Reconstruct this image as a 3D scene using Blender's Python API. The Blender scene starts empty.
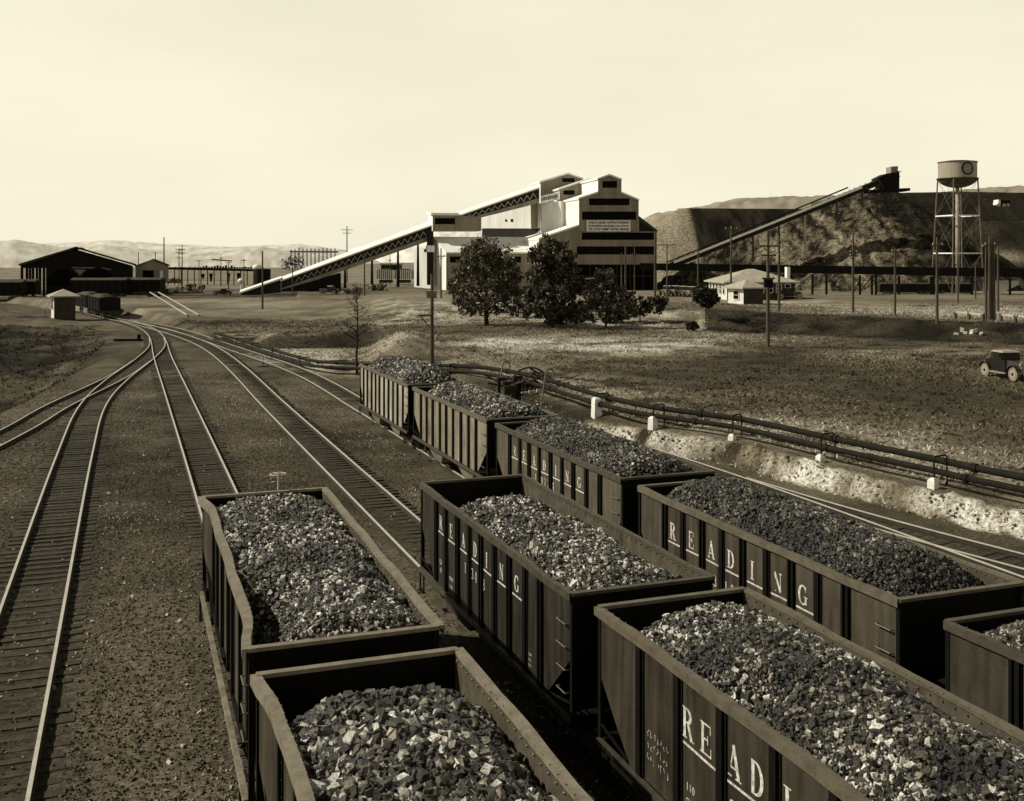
import bpy, math, random
import numpy as np
from mathutils import Vector, Matrix
random.seed(7); RNG = np.random.default_rng(7)
C = bpy.context.scene.collection
sc = bpy.context.scene
TH = 0.3431; CT, ST = math.cos(TH), math.sin(TH)
FPX, YH, HC = 1071.0, 255.0, 9.05        # lens in pixels, horizon row, camera height above the rails

# ------------------------------------------------------------------ coordinates
def c2w(X, Z):                                   # sideways / forward from the camera post -> world (t across tracks, s along tracks)
    return X*CT + Z*ST, -X*ST + Z*CT
def w2c(t, s):
    return t*CT - s*ST, t*ST + s*CT
def sstep(a, b, x):
    u = np.clip((np.asarray(x, float)-a)/(b-a), 0, 1); return u*u*(3-2*u)

_lat = np.random.default_rng(3).random((512, 512))
def vnoise(x, y):
    x = np.asarray(x, float); y = np.asarray(y, float)
    xi = np.floor(x).astype(int); yi = np.floor(y).astype(int)
    fx = x-xi; fy = y-yi; fx = fx*fx*(3-2*fx); fy = fy*fy*(3-2*fy)
    a = _lat[xi & 511, yi & 511]; b = _lat[(xi+1) & 511, yi & 511]
    c = _lat[xi & 511, (yi+1) & 511]; d = _lat[(xi+1) & 511, (yi+1) & 511]
    return (a*(1-fx)+b*fx)*(1-fy)+(c*(1-fx)+d*fx)*fy - .5
def fbm(x, y, n=4):
    r = 0; a = 1.; f = 1.
    for i in range(n):
        r = r + a*vnoise(np.asarray(x)*f+17.3*i, np.asarray(y)*f+5.1*i); a *= .5; f *= 2.03
    return r

# ------------------------------------------------------------------ materials
def tone(v):
    w = min(1, max(0, v/.75)); w = w*w*(3-2*w)
    return (v, v*(.835+.155*w), v*(.54+.4*w), 1)
def new_mat(name):
    m = bpy.data.materials.new(name); m.use_nodes = True
    nt = m.node_tree; bs = nt.nodes['Principled BSDF']; return m, nt, bs
def mat(name, v, rough=.8, var=.35, scale=3., bump=0., bscale=None, spec=.3, streak=False, metal=0.):
    m, nt, bs = new_mat(name); N = nt.nodes.new; L = nt.links.new
    tc = N('ShaderNodeTexCoord'); nz = N('ShaderNodeTexNoise'); nz.inputs['Scale'].default_value = scale
    nz.inputs['Detail'].default_value = 6; nz.inputs['Roughness'].default_value = .65
    src = tc.outputs['Object']
    if streak:
        mp = N('ShaderNodeMapping'); mp.inputs['Scale'].default_value = (1, 1, .12); L(src, mp.inputs['Vector']); src = mp.outputs['Vector']
    L(src, nz.inputs['Vector'])
    rp = N('ShaderNodeValToRGB'); rp.color_ramp.elements[0].position = .3; rp.color_ramp.elements[1].position = .72
    rp.color_ramp.elements[0].color = tone(v*(1-var)); rp.color_ramp.elements[1].color = tone(min(.9, v*(1+var)))
    L(nz.outputs['Fac'], rp.inputs['Fac']); L(rp.outputs['Color'], bs.inputs['Base Color'])
    bs.inputs['Roughness'].default_value = rough; bs.inputs['Specular IOR Level'].default_value = spec
    bs.inputs['Metallic'].default_value = metal
    if bump:
        n2 = N('ShaderNodeTexNoise'); n2.inputs['Scale'].default_value = bscale or scale*6; n2.inputs['Detail'].default_value = 5
        L(tc.outputs['Object'], n2.inputs['Vector'])
        b = N('ShaderNodeBump'); b.inputs['Strength'].default_value = bump; b.inputs['Distance'].default_value = .05
        L(n2.outputs['Fac'], b.inputs['Height']); L(b.outputs['Normal'], bs.inputs['Normal'])
    return m
def corrugated(name, v, freq, axis=0, var=.25):
    m, nt, bs = new_mat(name); N = nt.nodes.new; L = nt.links.new
    tc = N('ShaderNodeTexCoord'); mp = N('ShaderNodeMapping'); mp.inputs['Rotation'].default_value = (0, 0, TH)
    L(tc.outputs['Object'], mp.inputs['Vector'])
    wv = N('ShaderNodeTexWave'); wv.inputs['Scale'].default_value = freq; wv.inputs['Distortion'].default_value = .4
    wv.bands_direction = 'XYZ'[axis]; L(mp.outputs['Vector'], wv.inputs['Vector'])
    nz = N('ShaderNodeTexNoise'); nz.inputs['Scale'].default_value = .35; nz.inputs['Detail'].default_value = 8
    m2 = N('ShaderNodeMapping'); m2.inputs['Scale'].default_value = (1.6, 1.6, .25); L(tc.outputs['Object'], m2.inputs['Vector']); L(m2.outputs['Vector'], nz.inputs['Vector'])
    mx = N('ShaderNodeMix'); mx.data_type = 'FLOAT'; mx.inputs[0].default_value = .3
    L(nz.outputs['Fac'], mx.inputs[2]); L(wv.outputs['Fac'], mx.inputs[3])
    rp = N('ShaderNodeValToRGB'); rp.color_ramp.elements[0].position = .25; rp.color_ramp.elements[1].position = .7
    rp.color_ramp.elements[0].color = tone(v*(1-var)); rp.color_ramp.elements[1].color = tone(min(.88, v*(1+var*.6)))
    L(mx.outputs[0], rp.inputs['Fac']); L(rp.outputs['Color'], bs.inputs['Base Color'])
    bs.inputs['Roughness'].default_value = .7; bs.inputs['Specular IOR Level'].default_value = .2
    return m
def attr_mat(name, attr, rough, spec, lo=.0, hi=1., bump=0., bscale=8., nvar=.5, nscale=2.):
    """base colour from a per-vertex grey attribute, broken up by noise"""
    m, nt, bs = new_mat(name); N = nt.nodes.new; L = nt.links.new
    at = N('ShaderNodeAttribute'); at.attribute_name = attr
    tc = N('ShaderNodeTexCoord')
    n1 = N('ShaderNodeTexNoise'); n1.inputs['Scale'].default_value = nscale; n1.inputs['Detail'].default_value = 9; n1.inputs['Roughness'].default_value = .72
    L(tc.outputs['Object'], n1.inputs['Vector'])
    mr = N('ShaderNodeMapRange'); mr.inputs[1].default_value = .3; mr.inputs[2].default_value = .7
    mr.inputs[3].default_value = 1-nvar; mr.inputs[4].default_value = 1+nvar; L(n1.outputs['Fac'], mr.inputs[0])
    mu = N('ShaderNodeMath'); mu.operation = 'MULTIPLY'; L(at.outputs['Fac'], mu.inputs[0]); L(mr.outputs[0], mu.inputs[1])
    rp = N('ShaderNodeValToRGB'); el = rp.color_ramp.elements
    el[0].position = 0; el[0].color = tone(lo); el[1].position = 1; el[1].color = tone(hi)
    for p in (.1, .25, .5):
        e = el.new(p); e.color = tone(lo+(hi-lo)*p)
    L(mu.outputs[0], rp.inputs['Fac']); L(rp.outputs['Color'], bs.inputs['Base Color'])
    bs.inputs['Roughness'].default_value = rough; bs.inputs['Specular IOR Level'].default_value = spec
    if bump:
        n2 = N('ShaderNodeTexNoise'); n2.inputs['Scale'].default_value = bscale; n2.inputs['Detail'].default_value = 6; n2.inputs['Roughness'].default_value = .7
        L(tc.outputs['Object'], n2.inputs['Vector'])
        b = N('ShaderNodeBump'); b.inputs['Strength'].default_value = bump; b.inputs['Distance'].default_value = .08
        L(n2.outputs['Fac'], b.inputs['Height']); L(b.outputs['Normal'], bs.inputs['Normal'])
    return m

M = {}
M['ground'] = attr_mat('ground_earth', 'tone', .95, .1, bump=1., bscale=13., nvar=.9, nscale=6.5)
M['heap'] = attr_mat('spoil', 'tone', .95, .1, bump=1., bscale=1.6, nvar=.85, nscale=1.6)
M['coal'] = attr_mat('coal_lump', 'tone', .42, .8, bump=.6, bscale=34., nvar=.8, nscale=26.)
M['coalbed'] = mat('coal_fines', .02, .9, .6, 9, .8, 30)
M['stone'] = attr_mat('cinder_stone', 'tone', .9, .2, nvar=.2)
M['leaf'] = attr_mat('leaf', 'tone', .6, .3, nvar=.2)
M['weed'] = attr_mat('weed', 'tone', .9, .1, nvar=.2)
M['rail'] = mat('rail_rust', .03, .75, .4, 5)
M['railhead'] = mat('rail_head', .45, .42, .15, 2.5, spec=.6)
M['tie'] = mat('tie_wood', .04, .9, .6, 4, .5, 25)
M['rimpale'] = mat('rim_sunlit', .17, .5, .4, 4, .2, 30, spec=.6)  # sunlit gleam on the black rim put into its colour
M['rim'] = mat('rim_steel', .1, .5, .35, 4, .2, 30, spec=.6)  # black steel raised in tone for the sun along it
M['rimdark'] = mat('rim_steel_sooty', .05, .5, .4, 4, .2, 30, spec=.6)
M['post'] = mat('post_black', .004, .65, .5, 3, spec=.15)  # near-black stands in for the shade inside channel posts
M['black'] = mat('iron_black', .0045, .75, .5, 3, spec=.12)
M['inner'] = mat('hopper_inside', .065, .75, .55, 2.2, .2, 14)
M['sill'] = mat('sill_sunlit', .16, .7, .5, 3)  # sunlit ledge and chutes brightened in the colour itself
M['wheel'] = mat('wheel_steel', .03, .6, .5, 5)
M['paint'] = mat('stencil_paint', .52, .8, .6, 15)
M['chalk'] = mat('chalk', .3, .9, .5, 16)
M['wood'] = mat('pole_wood', .075, .85, .5, 2.2, .3, 20, streak=True)
M['woodlight'] = mat('plank_pale', .38, .85, .3, 3, streak=True)
M['insul'] = mat('insulator', .5, .4, .1, 3)
M['conc'] = mat('concrete_block', .72, .9, .16, 3, .4, 18)
M['pipe'] = mat('pipe_iron', .012, .8, .5, 3, spec=.15)
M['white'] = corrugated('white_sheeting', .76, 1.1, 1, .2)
M['grey'] = corrugated('grey_and_shaded_sheeting', .25, 1.1, 0, .5)  # tone also holds the shade on breaker fronts and gallery sides
M['roofw'] = mat('pale_roof', .8, .7, .1, .5)
M['dark'] = mat('dark_glazing', .003, .8, .4, 1., spec=.05)
M['darkwood'] = mat('dark_boards', .013, .85, .5, .9, streak=True)
M['soot'] = mat('sooty_boards', .005, .95, .5, .9, streak=True)
M['roofdark'] = mat('tar_roof', .05, .9, .3, .6)
M['rooffelt'] = mat('felt_roof', .36, .85, .2, 1.2)
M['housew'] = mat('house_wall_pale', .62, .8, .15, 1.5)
M['housed'] = mat('house_wall_shaded', .035, .85, .3, 1.5)  # shaded copy of the pale house wall
M['tank'] = mat('tank_paint', .3, .6, .15, .8, streak=True)
M['tankdark'] = mat('tank_bowl', .05, .6, .3, 1.)
M['steelgrey'] = mat('tower_steel', .16, .6, .3, 2)
M['tin'] = mat('bright_tin', .8, .5, .1, 2)
M['carbody'] = mat('car_black', .006, .5, .3, 3, spec=.25)
M['cartop'] = mat('car_top', .3, .7, .15, 3)
M['carrim'] = mat('car_spokes', .28, .6, .15, 6)
M['tyre'] = mat('car_tyre', .2, .9, .3, 6)
M['glass'] = mat('car_glass', .02, .1, .2, 2, spec=.8)
M['fender'] = mat('car_fender', .02, .45, .3, 3, spec=.6)
M['bark'] = mat('bark', .02, .95, .5, 5, .5, 30)
M['scrap'] = mat('scrap_iron', .03, .8, .6, 4)
M['rock'] = mat('pale_rock', .4, .9, .3, 1.5, .5, 6)

# ------------------------------------------------------------------ mesh builder
ORG = {}
def root_org(o):
    while o is not None:
        if o.name in ORG: return ORG[o.name]
        o = o.parent
    return (0, 0, 0)
class MB:
    def __init__(s): s.v = []; s.f = []; s.m = []
    def add(s, vs, fs, mi=0):
        b = len(s.v); s.v += [tuple(v) for v in vs]; s.f += [tuple(b+i for i in f) for f in fs]; s.m += [mi]*len(fs); return s
    def box(s, x0, x1, y0, y1, z0, z1, mi=0):
        return s.add([(x0,y0,z0),(x1,y0,z0),(x1,y1,z0),(x0,y1,z0),(x0,y0,z1),(x1,y0,z1),(x1,y1,z1),(x0,y1,z1)],
              [(3,2,1,0),(4,5,6,7),(0,1,5,4),(1,2,6,5),(2,3,7,6),(3,0,4,7)], mi)
    def hexa(s, a, b, mi=0):             # two quads (bottom, top) -> closed solid
        return s.add(list(a)+list(b), [(3,2,1,0),(4,5,6,7),(0,1,5,4),(1,2,6,5),(2,3,7,6),(3,0,4,7)], mi)
    def bar(s, p, q, w, h, mi=0, up=(0,0,1)):
        p = Vector(p); q = Vector(q); d = (q-p).normalized(); u = Vector(up)
        if abs(d.dot(u)) > .98: u = Vector((0, 1, 0))
        a = d.cross(u).normalized(); b = a.cross(d).normalized(); a *= w/2; b *= h/2
        return s.hexa([p-a-b, p+a-b, p+a+b, p-a+b], [q-a-b, q+a-b, q+a+b, q-a+b], mi)
    def tube(s, p, q, r0, r1=None, n=10, mi=0, cap=True):
        r1 = r0 if r1 is None else r1
        p = Vector(p); q = Vector(q); d = (q-p).normalized(); u = Vector((0,0,1)) if abs(d.z) < .9 else Vector((0,1,0))
        a = d.cross(u).normalized(); b = a.cross(d).normalized(); vs = []
        for c, r in ((p, r0), (q, r1)):
            for i in range(n):
                t = 2*math.pi*i/n; vs.append(c+a*(r*math.cos(t))+b*(r*math.sin(t)))
        fs = [(i, (i+1) % n, n+(i+1) % n, n+i) for i in range(n)]
        if cap: fs += [tuple(range(n-1, -1, -1)), tuple(range(n, 2*n))]
        return s.add(vs, fs, mi)
    def path(s, pts, r, n=8, mi=0):
        for a, b in zip(pts[:-1], pts[1:]): s.tube(a, b, r, r, n, mi)
        return s
    def lathe(s, c, prof, n=24, mi=0):
        vs = []; fs = []; k = len(prof)
        for i in range(n):
            t = 2*math.pi*i/n
            for r, z in prof: vs.append((c[0]+r*math.cos(t), c[1]+r*math.sin(t), c[2]+z))
        for i in range(n):
            for j in range(k-1):
                fs.append((i*k+j, ((i+1) % n)*k+j, ((i+1) % n)*k+j+1, i*k+j+1))
        return s.add(vs, fs, mi)
    def build(s, name, mats, parent=None, local=False, smooth=False):
        me = bpy.data.meshes.new(name)
        o = (0, 0, 0) if (local or parent is None) else root_org(parent)
        me.from_pydata([(x-o[0], y-o[1], z-o[2]) for x, y, z in s.v], [], s.f)
        if not isinstance(mats, (list, tuple)): mats = [mats]
        for m in mats: me.materials.append(m)
        me.polygons.foreach_set('material_index', s.m)
        if smooth: me.polygons.foreach_set('use_smooth', [True]*len(s.f))
        me.update()
        ob = bpy.data.objects.new(name, me); C.objects.link(ob)
        if parent: ob.parent = parent
        return ob
def np_mesh(name, V, F, mats, attr=None, parent=None, smooth=False):
    """V (n,3), F (m,k) arrays -> object; attr = per-vertex grey"""
    me = bpy.data.meshes.new(name); n, m, k = len(V), len(F), F.shape[1]
    me.vertices.add(n); me.vertices.foreach_set('co', V.astype(np.float32).ravel())
    me.loops.add(m*k); me.loops.foreach_set('vertex_index', F.astype(np.int32).ravel())
    me.polygons.add(m); me.polygons.foreach_set('loop_start', np.arange(0, m*k, k, dtype=np.int32))
    me.polygons.foreach_set('loop_total', np.full(m, k, dtype=np.int32))
    me.polygons.foreach_set('use_smooth', np.full(m, smooth))
    if attr is not None:
        a = me.attributes.new('tone', 'FLOAT', 'POINT'); a.data.foreach_set('value', attr.astype(np.float32))
    for x in (mats if isinstance(mats, (list, tuple)) else [mats]): me.materials.append(x)
    me.update(calc_edges=True); me.validate()
    o = bpy.data.objects.new(name, me); C.objects.link(o)
    if parent: o.parent = parent
    return o
def tag(o, label=None, cat=None, group=None, kind=None):
    if label: o['label'] = label
    if cat: o['category'] = cat
    if group: o['group'] = group
    if kind: o['kind'] = kind
    return o
def thing(name, loc, label, cat, group=None, rz=0):
    o = bpy.data.objects.new(name, None); C.objects.link(o); o.location = loc; o.rotation_euler = (0, 0, rz)
    o.empty_display_size = .3
    ORG[o.name] = tuple(loc); return tag(o, label, cat, group)
def copy_tree(o, parent=None):
    c = o.copy(); C.objects.link(c); c.parent = parent
    for ch in list(o.children): copy_tree(ch, c)
    return c

# ------------------------------------------------------------------ terrain
def poly_sd(pts, t, s):
    """signed distance to a polyline, positive on its right-hand / far side"""
    t = np.asarray(t, float); s = np.asarray(s, float)
    best = np.full(t.shape, 1e9); sg = np.ones(t.shape)
    for (a, b), (c, d) in zip(pts[:-1], pts[1:]):
        ux, uy = c-a, d-b; L2 = ux*ux+uy*uy
        q = np.clip(((t-a)*ux+(s-b)*uy)/L2, 0, 1)
        dx = t-(a+q*ux); dy = s-(b+q*uy); dd = np.hypot(dx, dy)
        cr = ux*dy-uy*dx
        m = dd < best; best = np.where(m, dd, best); sg = np.where(m, np.where(cr < 0, 1., -1.), sg)
    return best*sg
PIPE = [(36, -5), (33.5, 16), (29.9, 29.7), (29.2, 33.1), (28.1, 38.6), (27.2, 44.4), (25.1, 48.4), (24.1, 53), (23.5, 64.3), (20.8, 74.3), (19, 78.2), (16.5, 83.3), (14.3, 87.8), (13.4, 92.7), (12.4, 98.2), (11.3, 105), (8.6, 121), (5.2, 148), (0, 172), (-12, 200), (-40, 270)]
def track_z(t, s):                                   # height of the rail tops over the yard
    zz = np.interp(t, [4, 9, 14.4, 20], [0, -.24, -.39, -.42])
    return zz*(1-sstep(80, 130, s))
BANK_K = [-.6, -.16, -.067, .166, .29, .4, .48, .8]
def G(t, s, detail=True):
    t = np.asarray(t, float); s = np.asarray(s, float)
    X = t*CT-s*ST; Z = t*ST+s*CT; k = X/np.maximum(Z, 1)
    yard = track_z(t, s)-.19
    d = poly_sd(PIPE, t, s)
    # right-hand field, bank, plateau
    b0 = np.interp(k, BANK_K, [128, 124, 119, 111, 103, 97, 94, 90]); b1 = np.interp(k, BANK_K, [172, 166, 150, 128, 115, 104, 101, 97])
    f = np.interp(Z, [20, 40, 55, 70, 92, 105, 200], [.05, .15, .42, .75, 1.05, 1.3, 1.5])
    up = sstep(0, 1, (Z-b0)/(b1-b0))
    plate = np.interp(Z, [90, 160, 230, 300, 400, 700, 1500, 4000], [2.6, 2.7, 1.5, .9, 0, -3, -6, -14])
    left = np.interp(Z, [60, 100, 118, 158, 230, 300, 400, 700, 1500, 4000], [-.3, -.2, .1, 1.05, 1.5, .9, 0, -3, -6, -14])
    wr = sstep(-.19, -.09, k)
    right = f*(1-up)+plate*up
    fld = left*(1-wr)+right*wr
    bowl = sstep(-.27, -.24, k)*(1-sstep(-.155, -.085, k))*(1-sstep(107, 112, Z))*sstep(80, 92, Z)
    fld = fld*(1-bowl)+(-.15)*bowl
    berm = sstep(-.245, -.22, k)*(1-sstep(-.15, -.12, k))*sstep(108, 112, Z)*(1-sstep(112, 135, Z))
    fld = fld+.75*berm
    mound = np.exp(-((k+.107)/.035)**2)*sstep(84, 91, Z)*(1-sstep(94, 108, Z))
    fld = fld+1.5*mound
    farp = sstep(60, 85, s); w = sstep(-1.5+1.05*farp, -.95+2.1*farp, d+.3*fbm(t*.5, s*.5, 3))*(s > -30)
    ditch = np.exp(-((d+1.2)/1.2)**2)*sstep(46, 52, s)*(1-sstep(62, 72, s))
    g = yard*(1-w)+fld*w - .35*ditch
    # left-hand gully beside the yard, then the mound of the shanty
    edge = np.interp(s, [-50, 25, 45, 61, 70, 84.8, 100, 125, 150, 170, 200], [-17, -14, -10.5, -7.9, -6.4, -3.4, -1.6, -.2, -2.5, -8, -22])
    dl = edge-t+.8*fbm(t*.2, s*.2, 3)
    depth = np.interp(s, [0, 60, 95, 115, 140, 170], [3.6, 3.4, 2.4, 1.1, .1, -.4])
    low = -depth*sstep(0, 6.5, dl)+(np.interp(s, [60, 90, 130, 165, 210], [1.2, 1., .8, .5, .5]))*sstep(9, 20, dl)
    wl = (dl > 0)
    g = np.where(wl, yard+low, g)
    far = sstep(170, 240, Z)
    g = np.where((Z > 150), g*(1-far)+np.where(wl | (k < -.2), np.interp(Z, [170, 223, 300, 400, 700, 1500, 4000], [.7, .5, .3, 0, -3, -6, -14]), g)*far, g)
    if detail:
        g = g + w*(.10*fbm(t*.45, s*.45, 4)+.25*fbm(t*.07, s*.07, 3)*sstep(60, 110, Z)) + wl*sstep(1, 5, dl)*.7*fbm(t*.22, s*.22, 4)
        cut = sstep(-1.9, -1.4, d)*(1-sstep(-.9, -.3, d))*(1-farp)
        g = g + cut*.4*fbm(t*1.1, s*1.1, 4)
        gul = mound*np.abs(vnoise((X*1.0+Z*.35)*.55, Z*.03))*1.3
        g = g - gul
        bk = up*(1-up)*4*wr
        g = g + bk*.35*fbm(t*.5, s*.5, 4)
        g = g + .02*fbm(t*1.7, s*1.7, 3)*(1-w)
    return g
def G1(t, s): return float(G(np.array([t]), np.array([s]))[0])
def hit(px, py, zoff=0.):
    """where the sight line of the photograph meets the ground"""
    k = (px-512)/FPX; q = (py-YH)/FPX
    Z = np.concatenate([np.arange(12, 140, .1), np.arange(140, 700, .4)])
    t, s = c2w(k*Z, Z); g = G(t, s)
    below = HC-q*Z <= g
    i = int(np.argmax(below)) if below.any() else len(Z)-1
    return float(t[i]), float(s[i]), float(g[i]), float(Z[i])
def at(px, Z):
    t, s = c2w((px-512)/FPX*Z, Z); return t, s
def zy(py, Z): return HC-(py-YH)*Z/FPX

def ground_tone(t, s):
    X, Z = w2c(t, s); k = X/np.maximum(Z, 1)
    d = poly_sd(PIPE, t, s); n1 = fbm(t*.09, s*.09, 4); n2 = fbm(t*.5, s*.5, 4)
    n3 = fbm(t*.22+9, s*.12, 4); yard = .098+.07*n1+.06*n2+.06*n3
    for tc_ in (-2.35, 3.1, 8.9): yard = yard*(1-.5*np.exp(-((t-tc_)/1.4)**2)*(s < 60))
    yard = yard+.12*np.exp(-((t+.2)/2.6)**2-((s-15.5)/3.5)**2)           # swept pale cinders by the nearest wagons
    fld = .12+.11*n1+.07*n2
    # darker ploughed turf in the middle, pale worn strips
    dk = sstep(.02, .2, k)*sstep(52, 60, Z)*(1-sstep(90, 98, Z)); fld = fld*(1-.4*dk)
    edgep = np.exp(-((d-3)/4)**2); fld = fld+.13*edgep*sstep(-.1, .1, n2+.1)*(d > 0)
    pale = np.exp(-((Z-95-6*n1)/7)**2)*sstep(-.1, -.02, k)*(1-sstep(.1, .25, k)); fld = fld+.36*pale*(1+1.5*n2)
    pale = np.exp(-((Z-88-20*(k-.3))/3.5)**2)*sstep(.25, .36, k); fld = fld+.12*pale*(1+2*n2)
    road = np.exp(-((Z-np.interp(k, BANK_K, [190, 185, 178, 160, 140, 122, 118, 112]))/16)**2)*sstep(-.2, -.1, k); fld = fld+.17*road*(1+.8*n2)
    lot = sstep(150, 160, Z)*(1-sstep(215, 250, Z))*sstep(-.2, -.1, k); fld = fld*(1-lot)+(.19+.1*n1+.06*n2)*lot
    b0 = np.interp(k, BANK_K, [128, 124, 119, 111, 103, 97, 94, 90]); b1 = np.interp(k, BANK_K, [172, 166, 150, 128, 115, 104, 101, 97])
    u = (Z-b0)/(b1-b0); bk = sstep(-.1, .1, u)*(1-sstep(.9, 1.1, u))*sstep(-.19, -.1, k)
    bt = np.where(k < .18, .27+.4*n2+.12*n1, .03+.06*n2); fld = fld*(1-bk)+bt*bk  # right-hand bank darkened, the shade on its near face painted in
    bowl = sstep(-.26, -.24, k)*(1-sstep(-.17, -.15, k))*(1-sstep(104, 106.5, Z))*sstep(84, 90, Z); fld = fld*(1-bowl)+(.42+.1*n2)*bowl
    berm = sstep(-.26, -.23, k)*(1-sstep(-.15, -.11, k))*sstep(105.5, 107, Z)*(1-sstep(111, 113, Z)); fld = fld*(1-.75*berm)  # near face of the berm darkened, its shade put into the tone
    md = np.exp(-((k+.107)/.05)**2)*sstep(80, 90, Z)*(1-sstep(100, 108, Z)); fld = fld*(1-md)+(.24+.22*n2)*md
    farp = sstep(115, 135, Z)*(1-wr_(k)); fld = fld*(1-farp)+(.085+.12*n1+.08*n2+.09*fbm(X*.16, Z*.3, 4)+.12*np.exp(-((Z-178)/22)**2))*farp
    far = sstep(215, 330, Z); fld = fld*(1-far)+(.2+.12*n1)*far
    cut = sstep(-1.62, -1.42, d+.5*n2)*(1-sstep(-.85, -.55, d+.5*n2))*(1-sstep(48, 56, s))*sstep(-60, 5, s)
    w = sstep(-1.5, -1.0, d)
    out = yard*(1-w)+fld*w
    dr = np.exp(-((d+1.2)/1.3)**2)*sstep(48, 53, s)*(1-sstep(66, 76, s)); out = out*(1-.75*dr)
    out = out*(1-cut)+np.clip(.36+1.3*n2+.25*n1, .04, .6)*cut
    edge = np.interp(s, [-50, 25, 45, 61, 70, 84.8, 100, 125, 150, 170, 200], [-17, -14, -10.5, -7.9, -6.4, -3.4, -1.6, -.2, -2.5, -8, -22])
    dl = edge-t
    lt = np.clip(.06+.11*n1+.1*n2, .012, .3); lt = (lt+.005)*(1-.75*sstep(2, 6, dl)*(1-sstep(11, 20, dl+4*n1))*(1-sstep(80, 96, s+10*n1)))
    out = np.where((dl > 0) & (Z < 260), out*(1-sstep(0, 2, dl))+lt*sstep(0, 2, dl), out)
    return np.clip(out, .012, .8)
def wr_(k): return sstep(-.19, -.09, k)

def grow(a, b, step, ratio, out):
    r = []; x = a; st = step
    while x < b: st *= ratio; x += st; r.append(x)
    return r
def terrain():
    ts = list(np.arange(-14, 36, .26)); st = .26
    tl = [-14-(q+14) for q in grow(-14, 3600, .26, 1.022, None)]; tr = grow(36, 4200, .26, 1.016, None)
    ts = np.array(sorted(tl)+ts+tr)
    ss = list(np.arange(12, 62, .26))+grow(62, 5200, .26, 1.0095, None)
    sb = [12-(q-12) for q in grow(12, 700, .5, 1.15, None)]
    ss = np.array(sorted(sb)+ss)
    T, S = np.meshgrid(ts, ss, indexing='ij'); n, m = T.shape
    z = G(T.ravel(), S.ravel()); tn = ground_tone(T.ravel(), S.ravel())
    V = np.stack([T.ravel(), S.ravel(), z], 1)
    i = np.arange(n*m).reshape(n, m)
    F = np.stack([i[:-1, :-1].ravel(), i[1:, :-1].ravel(), i[1:, 1:].ravel(), i[:-1, 1:].ravel()], 1)
    o = np_mesh('ground', V, F, M['ground'], tn, smooth=True); tag(o, kind='structure')
terrain()

# ------------------------------------------------------------------ angular lumps (coal, stones)
def lump_templates(n, seed, flat=.75):
    r = np.random.default_rng(seed); out = []
    base = np.array([[x, y, z] for x in (-1, 1) for y in (-1, 1) for z in (-1, 1)], float)*.62
    F = np.array([(0,1,3),(0,3,2),(4,6,7),(4,7,5),(0,4,5),(0,5,1),(2,3,7),(2,7,6),(0,2,6),(0,6,4),(1,5,7),(1,7,3)])
    for i in range(n):
        v = base+r.uniform(-.3, .3, (8, 3)); v *= np.array([1, r.uniform(.65, 1), r.uniform(.55, .95)]); out.append(v)
    return np.array(out), F
TPL, TF = lump_templates(24, 5)
def scatter_lumps(name, pos, size, tones, mat_, parent=None, seed=1):
    r = np.random.default_rng(seed); n = len(pos)
    q = r.normal(size=(n, 4)); q /= np.linalg.norm(q, axis=1)[:, None]
    w, x, y, z = q.T
    R = np.stack([np.stack([1-2*(y*y+z*z), 2*(x*y-z*w), 2*(x*z+y*w)], -1), np.stack([2*(x*y+z*w), 1-2*(x*x+z*z), 2*(y*z-x*w)], -1), np.stack([2*(x*z-y*w), 2*(y*z+x*w), 1-2*(x*x+y*y)], -1)], 1)
    tv = TPL[r.integers(0, len(TPL), n)]
    V = np.einsum('nij,nkj->nki', R, tv)*size[:, None, None]+pos[:, None, :]
    F = (TF[None]+8*np.arange(n)[:, None, None]).reshape(-1, 3)
    return np_mesh(name, V.reshape(-1, 3), F, mat_, np.repeat(tones, 8), parent)

# ------------------------------------------------------------------ lettering
def stroke(pts, ws, zo):
    """2-D ribbon of varying width as quads"""
    q = []; n = len(pts)
    for i in range(n):
        a = pts[max(0, i-1)]; b = pts[min(n-1, i+1)]; dx, dy = b[0]-a[0], b[1]-a[1]; l = math.hypot(dx, dy) or 1
        w = ws[i] if isinstance(ws, (list, tuple)) else ws
        q.append(((pts[i][0]-dy/l*w/2, pts[i][1]+dx/l*w/2), (pts[i][0]+dy/l*w/2, pts[i][1]-dx/l*w/2)))
    return [([q[i][0], q[i][1], q[i+1][1], q[i+1][0]], zo) for i in range(n-1)]
def rect(x0, x1, y0, y1): return [(x0, y0), (x1, y0), (x1, y1), (x0, y1)]
def arc(cx, cy, rx, ry, a0, a1, n, wmin, wmax, zo):
    p = []; w = []
    for i in range(n+1):
        a = math.radians(a0+(a1-a0)*i/n); p.append((cx+rx*math.cos(a), cy+ry*math.sin(a))); w.append(wmin+(wmax-wmin)*abs(math.cos(a))**1.3)
    return stroke(p, w, zo)
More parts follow.
